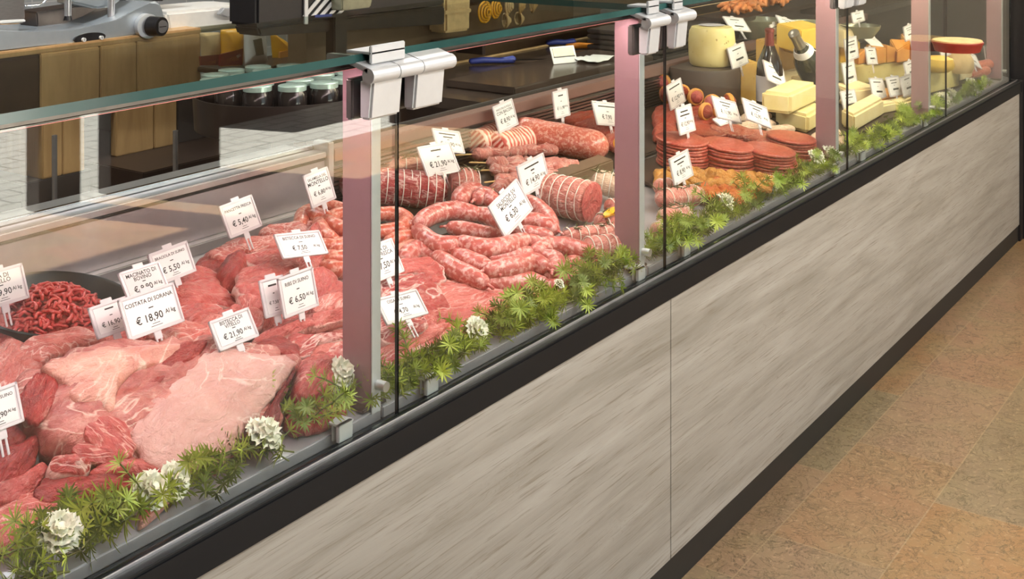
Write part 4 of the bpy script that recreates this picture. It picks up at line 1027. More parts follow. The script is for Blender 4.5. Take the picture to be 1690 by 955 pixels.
for l, a, b, h, dep, hg, mt, ap in [('leftmost of the orange wedges', (1416, 107), (1432, 104), .088, .06, .060, 'amber', -.01), ('second of the orange wedges, behind a tag', (1431, 107), (1447, 105), .088, .05, .05, 'amber', .02),
        ('third of the orange wedges, in the middle', (1446, 107), (1463, 104), .088, .07, .065, 'amber', 0.), ('fourth orange wedge, leaning', (1463, 104), (1482, 102), .088, .06, .075, 'amber', -.03),
        ('fifth orange wedge, widest', (1480, 104), (1507, 100), .088, .08, .085, 'amber', .02), ('orange wedge touching the fourth post', (1504, 102), (1520, 98), .088, .08, .10, 'amber', .03)]:
    bar('cheese_wedge', l + ' on the golden block', 'cheese', a, b, h, dep, hg, mt, ap, group='orange cheese wedges')
bar('cheese_block', 'pale grey wrapped cheese lying flat left of two tags', 'cheese', (1404, 178), (1450, 172), .014, .09, .065, 'cream', bev=.008)
bar('cheese_wedge', 'flat orange rind wedge left of the fourth post', 'cheese', (1442, 180), (1514, 167), .014, .10, .030, 'amber', bev=.006)
bar('cheese_wedge', 'pale wedge with a green rind in front of the orange rind wedge', 'cheese', (1444, 192), (1490, 182), .010, .04, .035, 'cream', bev=.006)
bar('cheese_wedge', 'thick beige cheese wedge behind the leaves right of the third post', 'cheese', (1388, 208), (1459, 190), .012, 0, .06, 'cream', pC=(1410, 219), bev=.008)
bar('cheese_block', 'pinkish cheese piece left of the fourth post near the leaves', 'cheese', (1486, 186), (1514, 176), .012, .05, .035, 'ivory', bev=.008)
bar('cheese_block', 'golden cheese block right behind the fourth post', 'cheese', (1536, 154), (1583, 142), .012, .10, .085, 'holey')
bar('cheese_block', 'small cream block beside the brown paper bag', 'cheese', (1584, 134), (1608, 126), .03, .08, .05, 'cream')
p = atD(1549, 118, .10)
tag(lathe('round_cheese', [(0, 0), (.04, 0), (.058, .012), (.062, .03), (.055, .052), (.03, .062), (0, .064)], 'yellow', None, 28, Vector((p.x, p.y, p.z))), 'round yellow cheese on the block behind the fourth post', 'cheese', 'cheese pieces')
p = atD(1583, 119, .075)
tag(lathe('paper_bag', [(0, 0), (.05, 0), (.06, .02), (.058, .05), (.04, .085), (.028, .105), (.034, .125), (0, .12)], 'paper', None, 22, Vector((p.x, p.y, p.z))), 'brown paper bag tied at the top, right of the fourth post', 'bag')
for i, (a, b) in enumerate([((1598, 112), (1640, 104)), ((1596, 122), (1632, 116))]):
    p0, p1 = atD(*a, .06 - .02 * i), atD(*b, .06 - .02 * i)
    tag(log('salami', p0, p1, .022, .022, 'loaf', None, 16, 14, 1., .002, 40, .2), ['upper', 'lower'][i] + ' of two dry salami by the last post', 'salami', 'dry salami')
# bottles
def bottle(label, base, top, mat, foil, lab=True, grp='wine bottles among the cheese'):
    d = top - base; L = d.length; k = L / .31
    prof = [(0, .004), (.036, 0), (.046, .004), (.047, .012), (.047, .16), (.043, .19), (.028, .225), (.0165, .255), (.0145, .295), (.0165, .297), (.0165, .307), (.012, .31), (0, .31)]
    o = lathe('wine_bottle', [(r * k, z * k) for r, z in prof], mat, None, 28, base); o.rotation_mode = 'QUATERNION'; o.rotation_quaternion = Vector((0, 0, 1)).rotation_difference(d.normalized()); tag(o, label, 'bottle', grp)
    lathe('foil_cap', [(r * k, z * k) for r, z in [(.0190, .248), (.0170, .256), (.0150, .295), (.0172, .297), (.0172, .3075), (.012, .3112), (0, .3112)]], foil, o, 24)
    if lab: lathe('label', [(.0474 * k, .055 * k), (.0475 * k, .055 * k), (.0475 * k, .145 * k), (.0474 * k, .145 * k)], 'card', o, 28)
    else: lathe('neck_label', [(.0300 * k, .218 * k), (.0325 * k, .218 * k), (.0250 * k, .238 * k), (.0235 * k, .238 * k)], 'card', o, 28)
b = atD(1270, 191, .014); bottle('dark upright bottle with a red and white neck behind the ivory wedges', b, Vector((b.x, b.y, b.z + .30)), 'bottle', 'foilr')
b = atD(1366, 160, .055); bottle('dark bottle leaning to the left with a grey foil neck', b, atY(1309, 54, b.y + .03), 'bottleg', 'foil', False)
# bowls, containers and the dark board behind the cheeses
def bowl(label, px, py, z, r, hgt, mat):
    p = atZ(px, py, z); tag(lathe('bowl', [(0, 0), (r * .6, 0), (r * .95, hgt * .7), (r, hgt), (r * .96, hgt), (r * .9, hgt * .7), (r * .55, .006), (0, .006)], mat, None, 30, p), label, 'bowl', 'bowls on the ledge behind the cheese')
bowl('wide grey bowl behind the cheese wheel', 1252, 62, .985, .11, .075, 'bowl')
bowl('smaller grey bowl behind the leaning bottle', 1335, 60, .985, .09, .06, 'bowl')
bowl('low grey bowl right of the third post', 1420, 62, .985, .08, .05, 'bowl')
p = atZ(1580, 84, .985); o = lathe('round_container', [(0, 0), (.08, 0), (.09, .028), (.092, .03), (.092, .036), (0, .04)], 'redlid', None, 32, p); tag(o, 'red round container near the last post', 'container'); lathe('lid', [(0, .040), (.088, .036), (.088, .041), (0, .044)], 'paper', o, 32)
sh = one('shelf_board', 'dark', None, .003, True, b=(4.60, 5.75, .78, .98, 1.045, 1.062)); tag(sh, 'dark wooden board with orange crisps behind the cheese', 'shelf')
one('leg', 'dark', sh, .002, True, b=(4.62, 4.65, .80, .96, .98, 1.045)); one('leg', 'dark', sh, .002, True, b=(5.70, 5.73, .80, .96, .98, 1.045))
random.seed(21); V, Fc = [], []
for i in range(120):
    q = Vector((random.uniform(-.24, .24), random.uniform(-.07, .07), random.uniform(0, .05))); q.z *= 1 - abs(q.x) * 3
    d = Vector((random.uniform(-1, 1), random.uniform(-1, 1), random.uniform(-.4, .4))).normalized()
    v, f_ = tube([q - d * .016, q + Vector((0, 0, .008)), q + d * .016], [.008, .013, .009], 7, 2); k = len(V); V += v; Fc += [tuple(a + k for a in f) for f in f_]
tag(mob('crisps', V, Fc, 'crisp', None, True, None, Vector((4.98, .88, 1.078))), 'heap of orange crisps on the dark board at the top', 'snack', None, 'stuff')

# ------------------------------------------------------------------ garland: sprigs of narrow leaves and white carnations
def leafgeo(V, Fc, base, d, L, w, up):
    s = d.cross(up); s = s.normalized() if s.length > 1e-4 else Vector((1, 0, 0)); u = s.cross(d)
    k = len(V); mid = [(0, .15), (.3, .8), (.6, 1.), (.85, .55), (1, .02)]
    for f, ww in mid:
        c = base + d * (L * f) - u * (L * .22 * f * f) ; V += [c + s * (w * ww) + u * w * .35 * ww, c, c - s * (w * ww) + u * w * .35 * ww]
    for i in range(4):
        a = k + i * 3; Fc += [(a, a + 1, a + 4, a + 3), (a + 1, a + 2, a + 5, a + 4)]
def sprig_meshes(seed, leafmat, whorls, L):
    random.seed(seed); LV, LF = [], []; P = []
    q = Vector((-.045, 0, 0)); d = Vector((1, 0, .1))
    for i in range(whorls * 3):
        P.append(q.copy()); d = (d + Vector((0, random.uniform(-.22, .22), random.uniform(-.15, .2)))).normalized(); q = q + d * (.095 / (whorls * 3))
    for i in range(whorls):
        c = P[min(len(P) - 1, i * 3 + 2)]; t = (P[min(len(P) - 1, i * 3 + 2)] - P[i * 3]).normalized(); n = 10 if i < whorls - 1 else 12
        s1 = t.cross(Vector((0, 0, 1))).normalized(); s2 = s1.cross(t); ph = random.random() * 6
        for j in range(n):
            a = ph + 2 * math.pi * j / n + random.uniform(-.15, .15); rd = s1 * math.cos(a) + s2 * math.sin(a)
            dd = (rd * 1. + t * random.uniform(.35, .8)).normalized(); leafgeo(LV, LF, c, dd, L * random.uniform(.7, 1.1), .0016, t)
    sv, sf = tube(P, .0012, 5, 1)
    m1 = bpy.data.meshes.new('sprig'); m1.from_pydata([tuple(v) for v in sv], [], sf); m1.materials.append(M['stem'])
    m2 = bpy.data.meshes.new('leaves'); m2.from_pydata([tuple(v) for v in LV], [], LF); m2.materials.append(M[leafmat]); m2.polygons.foreach_set('use_smooth', [True] * len(LF))
    return m1, m2
SP = [sprig_meshes(1, 'leafl', 5, .021), sprig_meshes(2, 'leafm', 6, .020), sprig_meshes(3, 'leafd', 6, .018), sprig_meshes(4, 'leafl', 4, .025), sprig_meshes(5, 'leafm', 5, .022)]
GAR = [('left of the first flower at the near end', [(18,905),(55,882),(95,862),(28,945),(72,930),(112,925),(52,912),(10,925),(85,945),(35,870)]),
 ('between the first flower and the pair of flowers', [(148,852),(180,836),(215,828),(92,842),(130,872),(242,803),(272,797),(202,860),(185,882),(232,880),(165,870),(215,850),(120,850)]),
 ('above the pair of flowers', [(300,792),(340,776),(362,782),(388,766),(350,798),(375,772)]),
 ('left of the third flower beside the joint', [(392,705),(424,730),(445,738),(470,672),(486,690)]),
 ('between the third flower and the first post', [(486,660),(510,680),(530,667),(550,657),(565,640),(500,642),(522,700),(538,690),(560,622),(545,675)]),
 ('just right of the first post', [(652,612),(662,640),(690,622),(702,602),(722,592),(682,602),(645,628),(672,618),(735,602),(712,615)]),
 ('left of the flower in the second stretch', [(742,580),(762,562),(772,590),(800,563),(792,547),(780,575),(755,595),(815,555),(768,545)]),
 ('right of the flower in the second stretch', [(862,542),(872,522),(900,517),(882,502),(852,532),(842,512),(890,535),(868,508),(910,528),(858,555)]),
 ('below the lowest sausage', [(920,502),(930,482),(950,492),(902,492),(940,512),(912,515),(935,500),(895,505)]),
 ('left of the second post under the netted rolls', [(960,472),(980,462),(970,442),(1000,452),(1012,432),(990,480),(1020,445),(1000,430),(985,445),(1010,460),(965,455),(1024,425),(975,485)]),
 ('right of the second post', [(1100,400),(1110,382),(1125,397),(1140,372),(1150,392),(1118,372),(1092,385),(1135,385),(1105,415),(1128,408)]),
 ('around the flower in the third stretch', [(1160,367),(1180,357),(1200,367),(1190,380),(1220,347),(1170,378),(1210,355),(1175,345),(1150,375)]),
 ('in front of the right burger stacks', [(1230,327),(1250,342),(1250,312),(1270,327),(1280,302),(1300,312),(1238,345),(1262,312),(1285,320),(1245,328),(1225,352),(1292,300)]),
 ('left of the third post under the last burger stack', [(1312,287),(1330,297),(1322,275),(1345,282),(1360,267),(1380,270),(1340,268),(1370,255),(1305,300),(1355,285),(1332,282),(1318,305)]),
 ('right of the third post', [(1400,250),(1410,237),(1425,245),(1430,227),(1445,237),(1455,217),(1415,250),(1438,222),(1402,235)]),
 ('left of the fourth post', [(1470,225),(1475,202),(1490,212),(1482,192),(1500,197),(1512,205),(1465,212),(1495,188),(1485,222),(1508,190)]),
 ('right of the fourth post', [(1545,200),(1552,182),(1562,190),(1570,172),(1577,185),(1558,172),(1548,190),(1568,182)]),
 ('at the last post, far right', [(1602,167),(1612,152),(1622,147),(1632,140),(1612,140),(1640,137),(1590,174),(1625,158),(1604,150),(1636,150)])]
ones = ['', 'first', 'second', 'third', 'fourth', 'fifth', 'sixth', 'seventh', 'eighth', 'ninth']
num = ones[1:] + ['tenth', 'eleventh', 'twelfth', 'thirteenth', 'fourteenth', 'fifteenth', 'sixteenth', 'seventeenth', 'eighteenth', 'nineteenth', 'twentieth'] + ['twenty-' + w for w in ones[1:]]
random.seed(31)
for where, lst in GAR:
    dense = 1. if lst[0][0] > 640 else .2
    lst = sorted(lst + [(x + random.uniform(-16, 16) * (1 if x < 1000 else .6), y + random.uniform(-8, 15) * (1 if x < 1000 else .6)) for x, y in lst if random.random() < dense * .95])
    for i, (px, py) in enumerate(lst):
        h = random.uniform(.020, .044); p = atD(px, py, h)
        if p.y < .052: p.y = .052 + random.uniform(0, .01)
        kd = random.choice([0, 1, 1, 2, 2, 3, 4, 4]); far = 'far right' in where
        if far: kd = random.choice([2, 2, 1])
        m1, m2 = SP[kd]
        o = bpy.data.objects.new('leafy_sprig', m1); COL.objects.link(o); c = bpy.data.objects.new('leaves', m2); COL.objects.link(c); c.parent = o
        o.location = p; o.rotation_euler = (random.uniform(0, 6.2), R(random.uniform(-28, 8)), random.uniform(-.9, .9) + (math.pi if random.random() < .5 else 0)); s = random.uniform(.85, 1.15); o.scale = (s, s, s)
        tag(o, '%s leafy sprig, %s' % (num[i], where), 'greenery', 'garland sprigs ' + where)
def flower(label, px, py, h, r, seed, tilt=(-50, 0)):
    random.seed(seed); V, Fc = [], []
    for ring, (n, rr, lift) in enumerate([(9, 1., .15), (8, .8, .45), (7, .58, .75), (5, .34, 1.)]):
        for j in range(n):
            a = 2 * math.pi * (j + .5 * ring) / n + random.uniform(-.15, .15); k = len(V); cols, rows = 7, 4
            for v in range(rows):
                for u in range(cols):
                    f = v / (rows - 1); s = (u / (cols - 1) - .5)
                    ang = a + s * (1.1 + .35 * ring) * (.25 + .75 * f); ra = r * rr * f * (1 + .10 * math.sin(u * 3.1 + j + ring) * f)
                    z = r * (.30 * lift + .55 * lift * f) + r * .12 * f * math.sin(u * 2.6 + seed + j * 2) + r * .1 * random.uniform(-1, 1) * f
                    V.append(Vector((ra * math.cos(ang), ra * math.sin(ang), z)))
            for v in range(rows - 1):
                for u in range(cols - 1): q = k + v * cols + u; Fc.append((q, q + 1, q + cols + 1, q + cols))
    p = atD(px, py, h)
    if p.y < .065: p.y = .065
    root = thing('carnation', p, label, 'flower', 'white carnations in the garland')
    root.rotation_euler = (R(-tilt[0]) * -1, 0, R(tilt[1]))
    mob('petals', V, Fc, 'petal', root)
    cv, cf = tube([Vector((0, 0, r * .05)), Vector((0, 0, r * .26))], [r * .5, r * .4], 16, 4); mob('petal_heart', cv, cf, 'petal', root)
    lathe('calyx', [(0, -.016), (.004, -.016), (.006, -.008), (.008, .002), (.006, .006), (0, .006)], 'stem', root, 12)
    return root
for i, (l, px, py, r) in enumerate([('white carnation nearest the viewer at lower left', 130, 892, .024), ('left white carnation of the pair at lower left', 298, 828, .023), ('right white carnation of the pair at lower left', 346, 816, .022),
        ('white carnation under the right end of the joint', 483, 733, .025), ('pale carnation half hidden left of the first post', 563, 612, .022), ('white carnation in the second stretch beside the glass', 838, 556, .022),
        ('small carnation in front of the lowest sausage', 928, 467, .010), ('white carnation in the third stretch near the orange chicken', 1196, 331, .022), ('white carnation close to the glass in the third stretch', 1314, 306, .020), ('round white carnation at the last burger stack', 1346, 257, .024), ('white carnation at the third post foot', 1384, 252, .022),
        ('upper white carnation of the pair right of the fourth post', 1587, 153, .020), ('lower white carnation of the pair right of the fourth post', 1589, 164, .026), ('small cream carnation near the last post', 1610, 135, .022)]):
    flower(l, px, py + 3, .046, r * 1.2, 40 + i, (35 + 12 * (i % 3), -15 + 14 * (i % 4)))
# ------------------------------------------------------------------ price tags
def pricetag(label, px, py, w, hh, name, price, h=.12, yaw=0, tilt=24, roll=0, unit='Al kg', stem=.034, small=False, mat='tagp', grp='price tags'):
    """w, hh: width and height in photo pixels at the tag's own distance; name: lines of the product name"""
    p = atD(px, py, h); u = (px - CXP) / FPX; zc = depth(p); ya = R(yaw)
    fx = abs((math.cos(ya) * sT - math.sin(ya) * cT) - u * (math.cos(ya) * cT + math.sin(ya) * sT))
    W_ = max(.03, min(.14, w * zc / (FPX * max(.25, fx)))); H_ = max(.025, min(.10, hh * zc / FPX * 1.02))
    root = thing('price_tag', p, label, 'price tag', grp)
    root.rotation_mode = 'XYZ'
    mt = Matrix.Rotation(ya, 4, 'Z') @ Matrix.Rotation(R(90 - tilt), 4, 'X') @ Matrix.Rotation(R(roll), 4, 'Z')
    root.rotation_euler = mt.to_euler('XYZ')
    def rr(bm, x0, x1, y0, y1, z0, z1, bev): box(bm, x0, x1, y0, y1, z0, z1, bev, 2)
    bm = bmesh.new(); rr(bm, -W_ / 2, W_ / 2, -H_ / 2, H_ / 2, -.0025, .0006, .001)
    fr = .0045
    for b in ((-W_ / 2, W_ / 2, H_ / 2 - fr, H_ / 2), (-W_ / 2, W_ / 2, -H_ / 2, -H_ / 2 + fr), (-W_ / 2, -W_ / 2 + fr, -H_ / 2, H_ / 2), (W_ / 2 - fr, W_ / 2, -H_ / 2, H_ / 2)): rr(bm, *b, 0., .0022, .0007)
    rr(bm, -.011, .011, H_ / 2 - .002, H_ / 2 + .006, -.0015, .0008, .0007)
    bmob('holder', bm, mat, root, True)
    bm = bmesh.new(); rr(bm, -W_ / 2 + .007, W_ / 2 - .007, -H_ / 2 + .0055, H_ / 2 - .0055, .0005, .0012, .0002); card = bmob('card', bm, 'card', root, True)
    it = []; iw = W_ - .016; k = H_ / .062
    n = len(name)
    for i, s in enumerate(name):
        if s.startswith('|'): it.append(('|%.4f' % (iw * float(s[1:])), 0, H_ * .30 - i * .0085 * k, .0030 * k))
        else: it.append((s, 0, H_ * (.30 if n > 1 else .27) - i * .0085 * k, min(.0105 * k, iw / (.60 * len(s)))))
    it.append(('|%.4f' % (iw * .10), 0, H_ * .09 if n < 2 else H_ * .05, .0016 * k))
    if price:
        if price.startswith('|'): it.append(('|%.4f' % (iw * .5), iw * .05, -H_ * .15, .0055 * k))
        else:
            ps = min(.0158 * k, iw / (.52 * (len(price) + 3)))
            it.append((price, -iw * .08, -H_ * .15, ps)); it.append((unit, iw * .36, -H_ * .12, ps * .58))
    it += [('|%.4f' % (iw * .16), iw * .02, -H_ * .30, .0009), ('|%.4f' % (iw * .24), iw * .02, -H_ * .36, .0009)]
    letters('lettering', it, 'ink', card, .0014)
    bm = bmesh.new(); y1 = -H_ / 2
    rr(bm, -.007, .007, y1 - .012, y1 + .002, -.002, .0005, .0006); rr(bm, -.006, -.0025, y1 - stem, y1 - .010, -.002, .0, .0006); rr(bm, .0025, .006, y1 - stem, y1 - .010, -.002, .0, .0006)
    bmob('prongs', bm, mat, root, True)
    return root
T = pricetag
T('veal price tag cut off by the left picture edge, upper one', 2, 474, 82, 58, ['FESA DI', 'VITELLO'], '€ 19,90', h=.12, tilt=22)
T('price tag reading BRACIOLA DI SUINO 5,50', 284, 434, 66, 52, ['BRACIOLA DI SUINO'], '€ 5,50', h=.13, roll=3)
T('price tag reading MACINATO DI BOVINO, half hidden', 238, 466, 68, 54, ['MACINATO DI', 'BOVINO'], '€ 8,90', h=.13, tilt=34)
T('price tag reading COSTATA DI SORANA 18,90, largest in front', 250, 513, 92, 66, ['COSTATA DI SORANA'], '€ 18,90', h=.145, tilt=26)
T('white price tag tucked behind the sorana one, starts with 16', 184, 524, 62, 52, ['|.3'], '€ 16,90', h=.125, tilt=30)
T('price tag reading BISTECCA DI VITELLO 21,90', 386, 543, 66, 50, ['BISTECCA DI', 'VITELLO'], '€ 21,90', h=.125, tilt=32)
T('price tag cut off by the left picture edge, lower one', -4, 676, 76, 64, ['LONZA DI SUINO'], '€ 12,90', h=.12, tilt=20)
T('price tag reading PANCETTA FRESCA 5,40', 397, 357, 56, 54, ['PANCETTA FRESCA'], '€ 5,40', h=.14, roll=4)
T('price tag reading BISTECCA DI SUINO 7,50', 497, 403, 68, 44, ['BISTECCA DI SUINO'], '€ 7,50', h=.135, tilt=42, roll=-10)
T('price tag reading RIBS DI SUINO 6,50 under clear film', 492, 482, 58, 64, ['RIBS DI SUINO'], '€ 6,50', h=.12, tilt=14)
T('plain tag half hidden behind the ribs tag', 452, 489, 40, 60, ['|.5'], '€ 7,50', h=.115, tilt=20, yaw=-10)
T('price tag reading SALAMELLA DEL MONTELLO 6,80', 527, 309, 42, 54, ['SALAMELLA DEL', 'MONTELLO'], '€ 6,80', h=.135, roll=5, tilt=18)
T('price tag behind the glass joint beside the salamella', 630, 430, 54, 58, ['COPPA DI', 'SUINA FRESCA'], '€ 7,50', h=.11, tilt=30)
T('tilted price tag over the pork neck right of the first post', 663, 506, 64, 46, ['OSSA DI SUINO'], '€ 4,70', h=.10, tilt=42, roll=-6)
T('price tag at the air grille behind the white roast tag', 740, 233, 40, 40, ['|.7', '|.4'], '€ 14,90', h=.12, tilt=32, roll=-16)
T('glaring white roast price tag over the large tied roast', 724, 263, 52, 52, ['|.35'], '€ 21,90', h=.115, tilt=30, roll=-4)
T('bluish white price tag over the skewers', 880, 288, 46, 50, ['|.6', '|.15'], '€ 14,90', h=.10, tilt=12, roll=6)
T('price tag reading SALSICCIA S/V MONTELLO 6,30', 843, 343, 58, 58, ['SALSICCIA S/V', 'MONTELLO'], '€ 6,30', h=.125, roll=16, tilt=24)
T('price tag standing on the pancetta rolls', 834, 191, 34, 44, ['INVOLTINI DI POLLO', 'CON BACON'], '€ 8,90', h=.13, roll=6, tilt=14)
T('tall narrow price tag over the meat loaf', 926, 171, 25, 44, ['|.4'], '€ 11,90', h=.14, tilt=8)
T('price tag by the red slices left of the second post', 1003, 188, 40, 40, ['|.7'], '€ 7,90', h=.10, tilt=24, roll=-12)
T('price tag over the meat balls by the second post', 1115, 155, 26, 40, ['|.8'], '€ 12,90', h=.10, roll=8, tilt=10)
T('price tag below it, stuck in the left burger stack', 1131, 197, 26, 44, ['|.55', '|.7'], '€ 12,90', h=.145, tilt=12)
T('leaning price tag over the glossy burger stack', 1199, 181, 32, 38, ['|.5', '|.35'], '€ 11,90', h=.15, roll=-18, tilt=28)
T('leaning price tag over the pale topped burger stack', 1249, 187, 32, 38, ['|.6', '|.35'], '€ 12,90', h=.15, roll=-22, tilt=26)
T('small tag lying behind the glossy burger stack', 1195, 198, 26, 18, ['|.6'], None, h=.06, tilt=55)
T('chicken price tag in front of the left burger stack', 1124, 276, 32, 44, ['|.7', '|.4'], '€ 8,90', h=.10, tilt=12, roll=4)
T('narrow tag seen edge on before the dark round stand', 1179, 127, 16, 34, ['|.5'], '|', h=.10, roll=-10, tilt=14)
G2 = 'price tags among the cheese'
for l, px, py, w, hh, h, roll, tilt, nm in [
    ('tag at the right of the holey cheese wheel', 1218, 92, 28, 36, .20, 4, 14, ['|.6']), ('pink shaded tag on top of the holey wheel', 1216, 40, 28, 28, .28, -10, 40, ['|.5']),
    ('leaning tag in the upper ivory wedge', 1279, 123, 26, 36, .17, -22, 24, ['|.6']), ('tag leaning at the top between the bottles', 1302, 41, 28, 26, .27, -18, 36, ['|.6', '|.4']),
    ('narrow tag beside the neck of the upright bottle', 1279, 54, 14, 30, .24, 2, 8, ['|.6']), ('second narrow tag below the bottle neck', 1281, 90, 12, 30, .17, -8, 10, ['|.5']),
    ('tag at the left face of the third post', 1357, 58, 18, 32, .25, -10, 16, ['|.6', '|.5']), ('tall tag right of the third post, upper', 1405, 80, 22, 36, .18, 0, 8, ['|.7', '|.6']),
    ('tag right of the third post, middle', 1402, 122, 20, 40, .11, 0, 10, ['|.6']), ('tag right of the third post, lowest', 1402, 167, 24, 36, .07, -4, 14, ['|.5', '|.6']),
    ('tag stuck in the grey wrapped cheese, left of three', 1449, 146, 30, 34, .08, -8, 16, ['|.6']), ('middle one of three tags in the cheese row', 1476, 142, 28, 32, .09, -4, 16, ['|.6', '|.5']),
    ('right one of three tags in the cheese row', 1498, 140, 20, 32, .09, 0, 12, ['|.5']), ('narrow tag in front of the second orange wedge', 1438, 92, 16, 28, .15, -6, 12, ['|.5']),
    ('bluish tag left of the fourth post', 1503, 114, 22, 28, .12, 0, 12, ['|.5']), ('grey tag standing before the bowls', 1501, 53, 28, 24, .24, 2, 8, ['|.7', '|.5']),
    ('tag at the top of the fourth post', 1517, 18, 26, 20, .30, 0, 10, ['|.6']), ('tag at the top right of the third post', 1416, 28, 26, 18, .28, 0, 12, ['|.5']),
    ('white tag right of the fourth post', 1559, 80, 34, 26, .18, 0, 10, ['|.8']), ('tag next to the last post', 1632, 86, 14, 26, .10, 0, 8, ['|.5']),
    ('lilac tag leaning over the salami', 1602, 95, 22, 28, .11, -28, 34, ['|.6'])]:
    T(l, px, py, w, hh, nm, '|', h=h, roll=roll, tilt=tilt, grp=G2)
# bright curled card among the orange wedges
p = atD(1446, 70, .16); bm = bmesh.new(); box(bm, -.055, .055, -.035, .035, -.0008, .0008)
bmesh.ops.subdivide_edges(bm, edges=[e for e in bm.edges], cuts=5)
for v in bm.verts: v.co.z += .012 * math.cos(v.co.x * 40)
o = bmob('curled_card', bm, 'card', None, True, p); o.rotation_euler = (R(40), 0, 0); tag(o, 'bright curled white card above the orange wedges', 'card')

# ------------------------------------------------------------------ service side: worktop, knives, jars, slicer, scale
wt = thing('worktop', (5.0, 1.14, .95), 'dark brown worktop behind the counter', 'worktop')
def wpart(name, mat, *b, bev=.002):
    bm = bmesh.new(); box(bm, *b, bev); bmesh.ops.translate(bm, vec=(-5.0, -1.14, -.95), verts=bm.verts); return bmob(name, bm, mat, wt, True)
wpart('top', 'brownw', 3.0, 7.4, .86, 1.45, .915, .950); wpart('upstand', 'paper', 2.85, 7.4, 1.428, 1.44, .950, .957); wpart('front_board', 'dark', 3.0, 7.4, .89, .91, 0, .915); wpart('side_board', 'dark', 3.0, 3.03, .91, 1.43, 0, .915)
cb = one('cutting_board', 'brownw', None, .004, True, b=(3.15, 4.05, .868, 1.14, .9505, .975)); tag(cb, 'thick dark cutting board at the edge of the worktop', 'cutting board')
def knife(label, px, py, L, col, yaw, z=.985):
    p = atZ(px, py, z); root = thing('knife', p, label, 'knife', 'knives on the worktop'); root.rotation_euler = (0, 0, yaw)
    vs, fs = tube([Vector((-L * .5, 0, 0)), Vector((-L * .2, 0, .003)), Vector((L * .2, 0, .0)), Vector((L * .5, 0, .002))], [.011, .012, .010, .014], 12, 3); mob('handle', vs, fs, col, root)
    bm = bmesh.new(); pts = [(L * .5, -.016), (L * .5 + .15, -.012), (L * .5 + .19, .006), (L * .5, .012)]
    a = [bm.verts.new((x, y, .0008)) for x, y in pts]; b = [bm.verts.new((x, y, -.0008)) for x, y in pts]; bm.faces.new(a); bm.faces.new(b[::-1])
    for i in range(4): bm.faces.new((a[i], a[(i + 1) % 4], b[(i + 1) % 4], b[i]))
    bmob('blade', bm, 'chrome', root)
knife('knife with a blue handle on the worktop', 812, 100, .15, 'blue', -.75, .963); knife('knife with an orange handle behind the white tag holder', 968, 76, .15, 'orangep', -.85, .963); knife('blue handled knife just left of the orange one', 925, 70, .10, 'blue', -.8, .963)
p = atZ(934, 104, .9765); root = thing('tag_holder', p, 'white tag holder standing on the worktop before the knives', 'tag holder'); root.rotation_euler = (R(66), 0, R(-22))
bm = bmesh.new(); box(bm, -.052, .052, 0, .062, -.003, 0, .001); bmob('plate', bm, 'white', root, True)
bm = bmesh.new(); box(bm, -.044, .044, .026, .056, 0, .0012, .0003); bmob('window', bm, 'bowl', root, True)
bm = bmesh.new(); box(bm, -.046, .046, .022, .0245, 0, .002, .0003); bmob('groove', bm, 'ink', root, True)
p = atZ(982, 100, .9765)
bm = bmesh.new(); bmesh.ops.create_grid(bm, x_segments=12, y_segments=9, size=.5)
for v in bm.verts: v.co.x *= .14; v.co.y *= .10; v.co.z = .006 + .012 * abs(nz(v.co, 22)) + .010 * max(0, .04 - abs(v.co.x + v.co.y)) * 25
o = bmob('folded_bag', bm, 'white', None, True, p); sol = o.modifiers.new('s', 'SOLIDIFY'); sol.thickness = .0015; tag(o, 'crumpled white plastic bag beside the tag holder', 'bag')
# jars with pale green lids on a round black stand
p = atZ(466, 178, .99)
ds = thing('jar_stand', (p.x, p.y, 0), 'round black stand carrying the jars', 'stand')
lathe('top', [(0, .94), (.225, .94), (.235, .945), (.24, 1.035), (.236, 1.035), (.23, .985), (0, .985)], 'dark', ds, 40); lathe('column', [(.03, .02), (.03, .94)], 'alu', ds, 16); lathe('foot', [(0, 0), (.2, 0), (.2, .012), (.03, .025), (0, .025)], 'black', ds, 30)
jm = None; k = 0; jarpos = []
for z0, rr, n in ((.988, .186, 13), (.988, .105, 6), (.988, .0, 1)):
    for j in range(n): a = 2 * math.pi * j / n + .2; jarpos.append((p.x + rr * math.cos(a), p.y + rr * math.sin(a), z0, a))
words = ['at the rim, first counted from the right', 'at the rim, second counted from the right', 'at the rim, third counted from the right', 'at the far rim, right of its middle', 'at the far rim, left of its middle', 'at the left rim, behind', 'at the left rim', 'at the near rim, left', 'at the near rim, right', 'in the inner ring, right', 'in the inner ring, back', 'in the inner ring, left', 'in the inner ring, front']
for i, (x, y, z0, a) in enumerate(jarpos):
    if i == 0:
        j0 = lathe('jar', [(0, 0), (.034, 0), (.038, .005), (.038, .07), (.033, .08), (.033, .082), (0, .082)], 'jar', None, 22); l0 = lathe('lid', [(.0355, .080), (.037, .080), (.037, .092), (.035, .0935), (0, .0935)], 'lid', j0, 22); o = j0
    else:
        o = j0.copy(); COL.objects.link(o); c = l0.copy(); COL.objects.link(c); c.parent = o
    o.location = (x, y, z0); tag(o, 'dark jar with pale lid on the stand, ' + (num[i] + ' of its ring')if i < 13 else (num[i - 13] + ' of the inner ones'), 'jar', 'jars on the round stand')
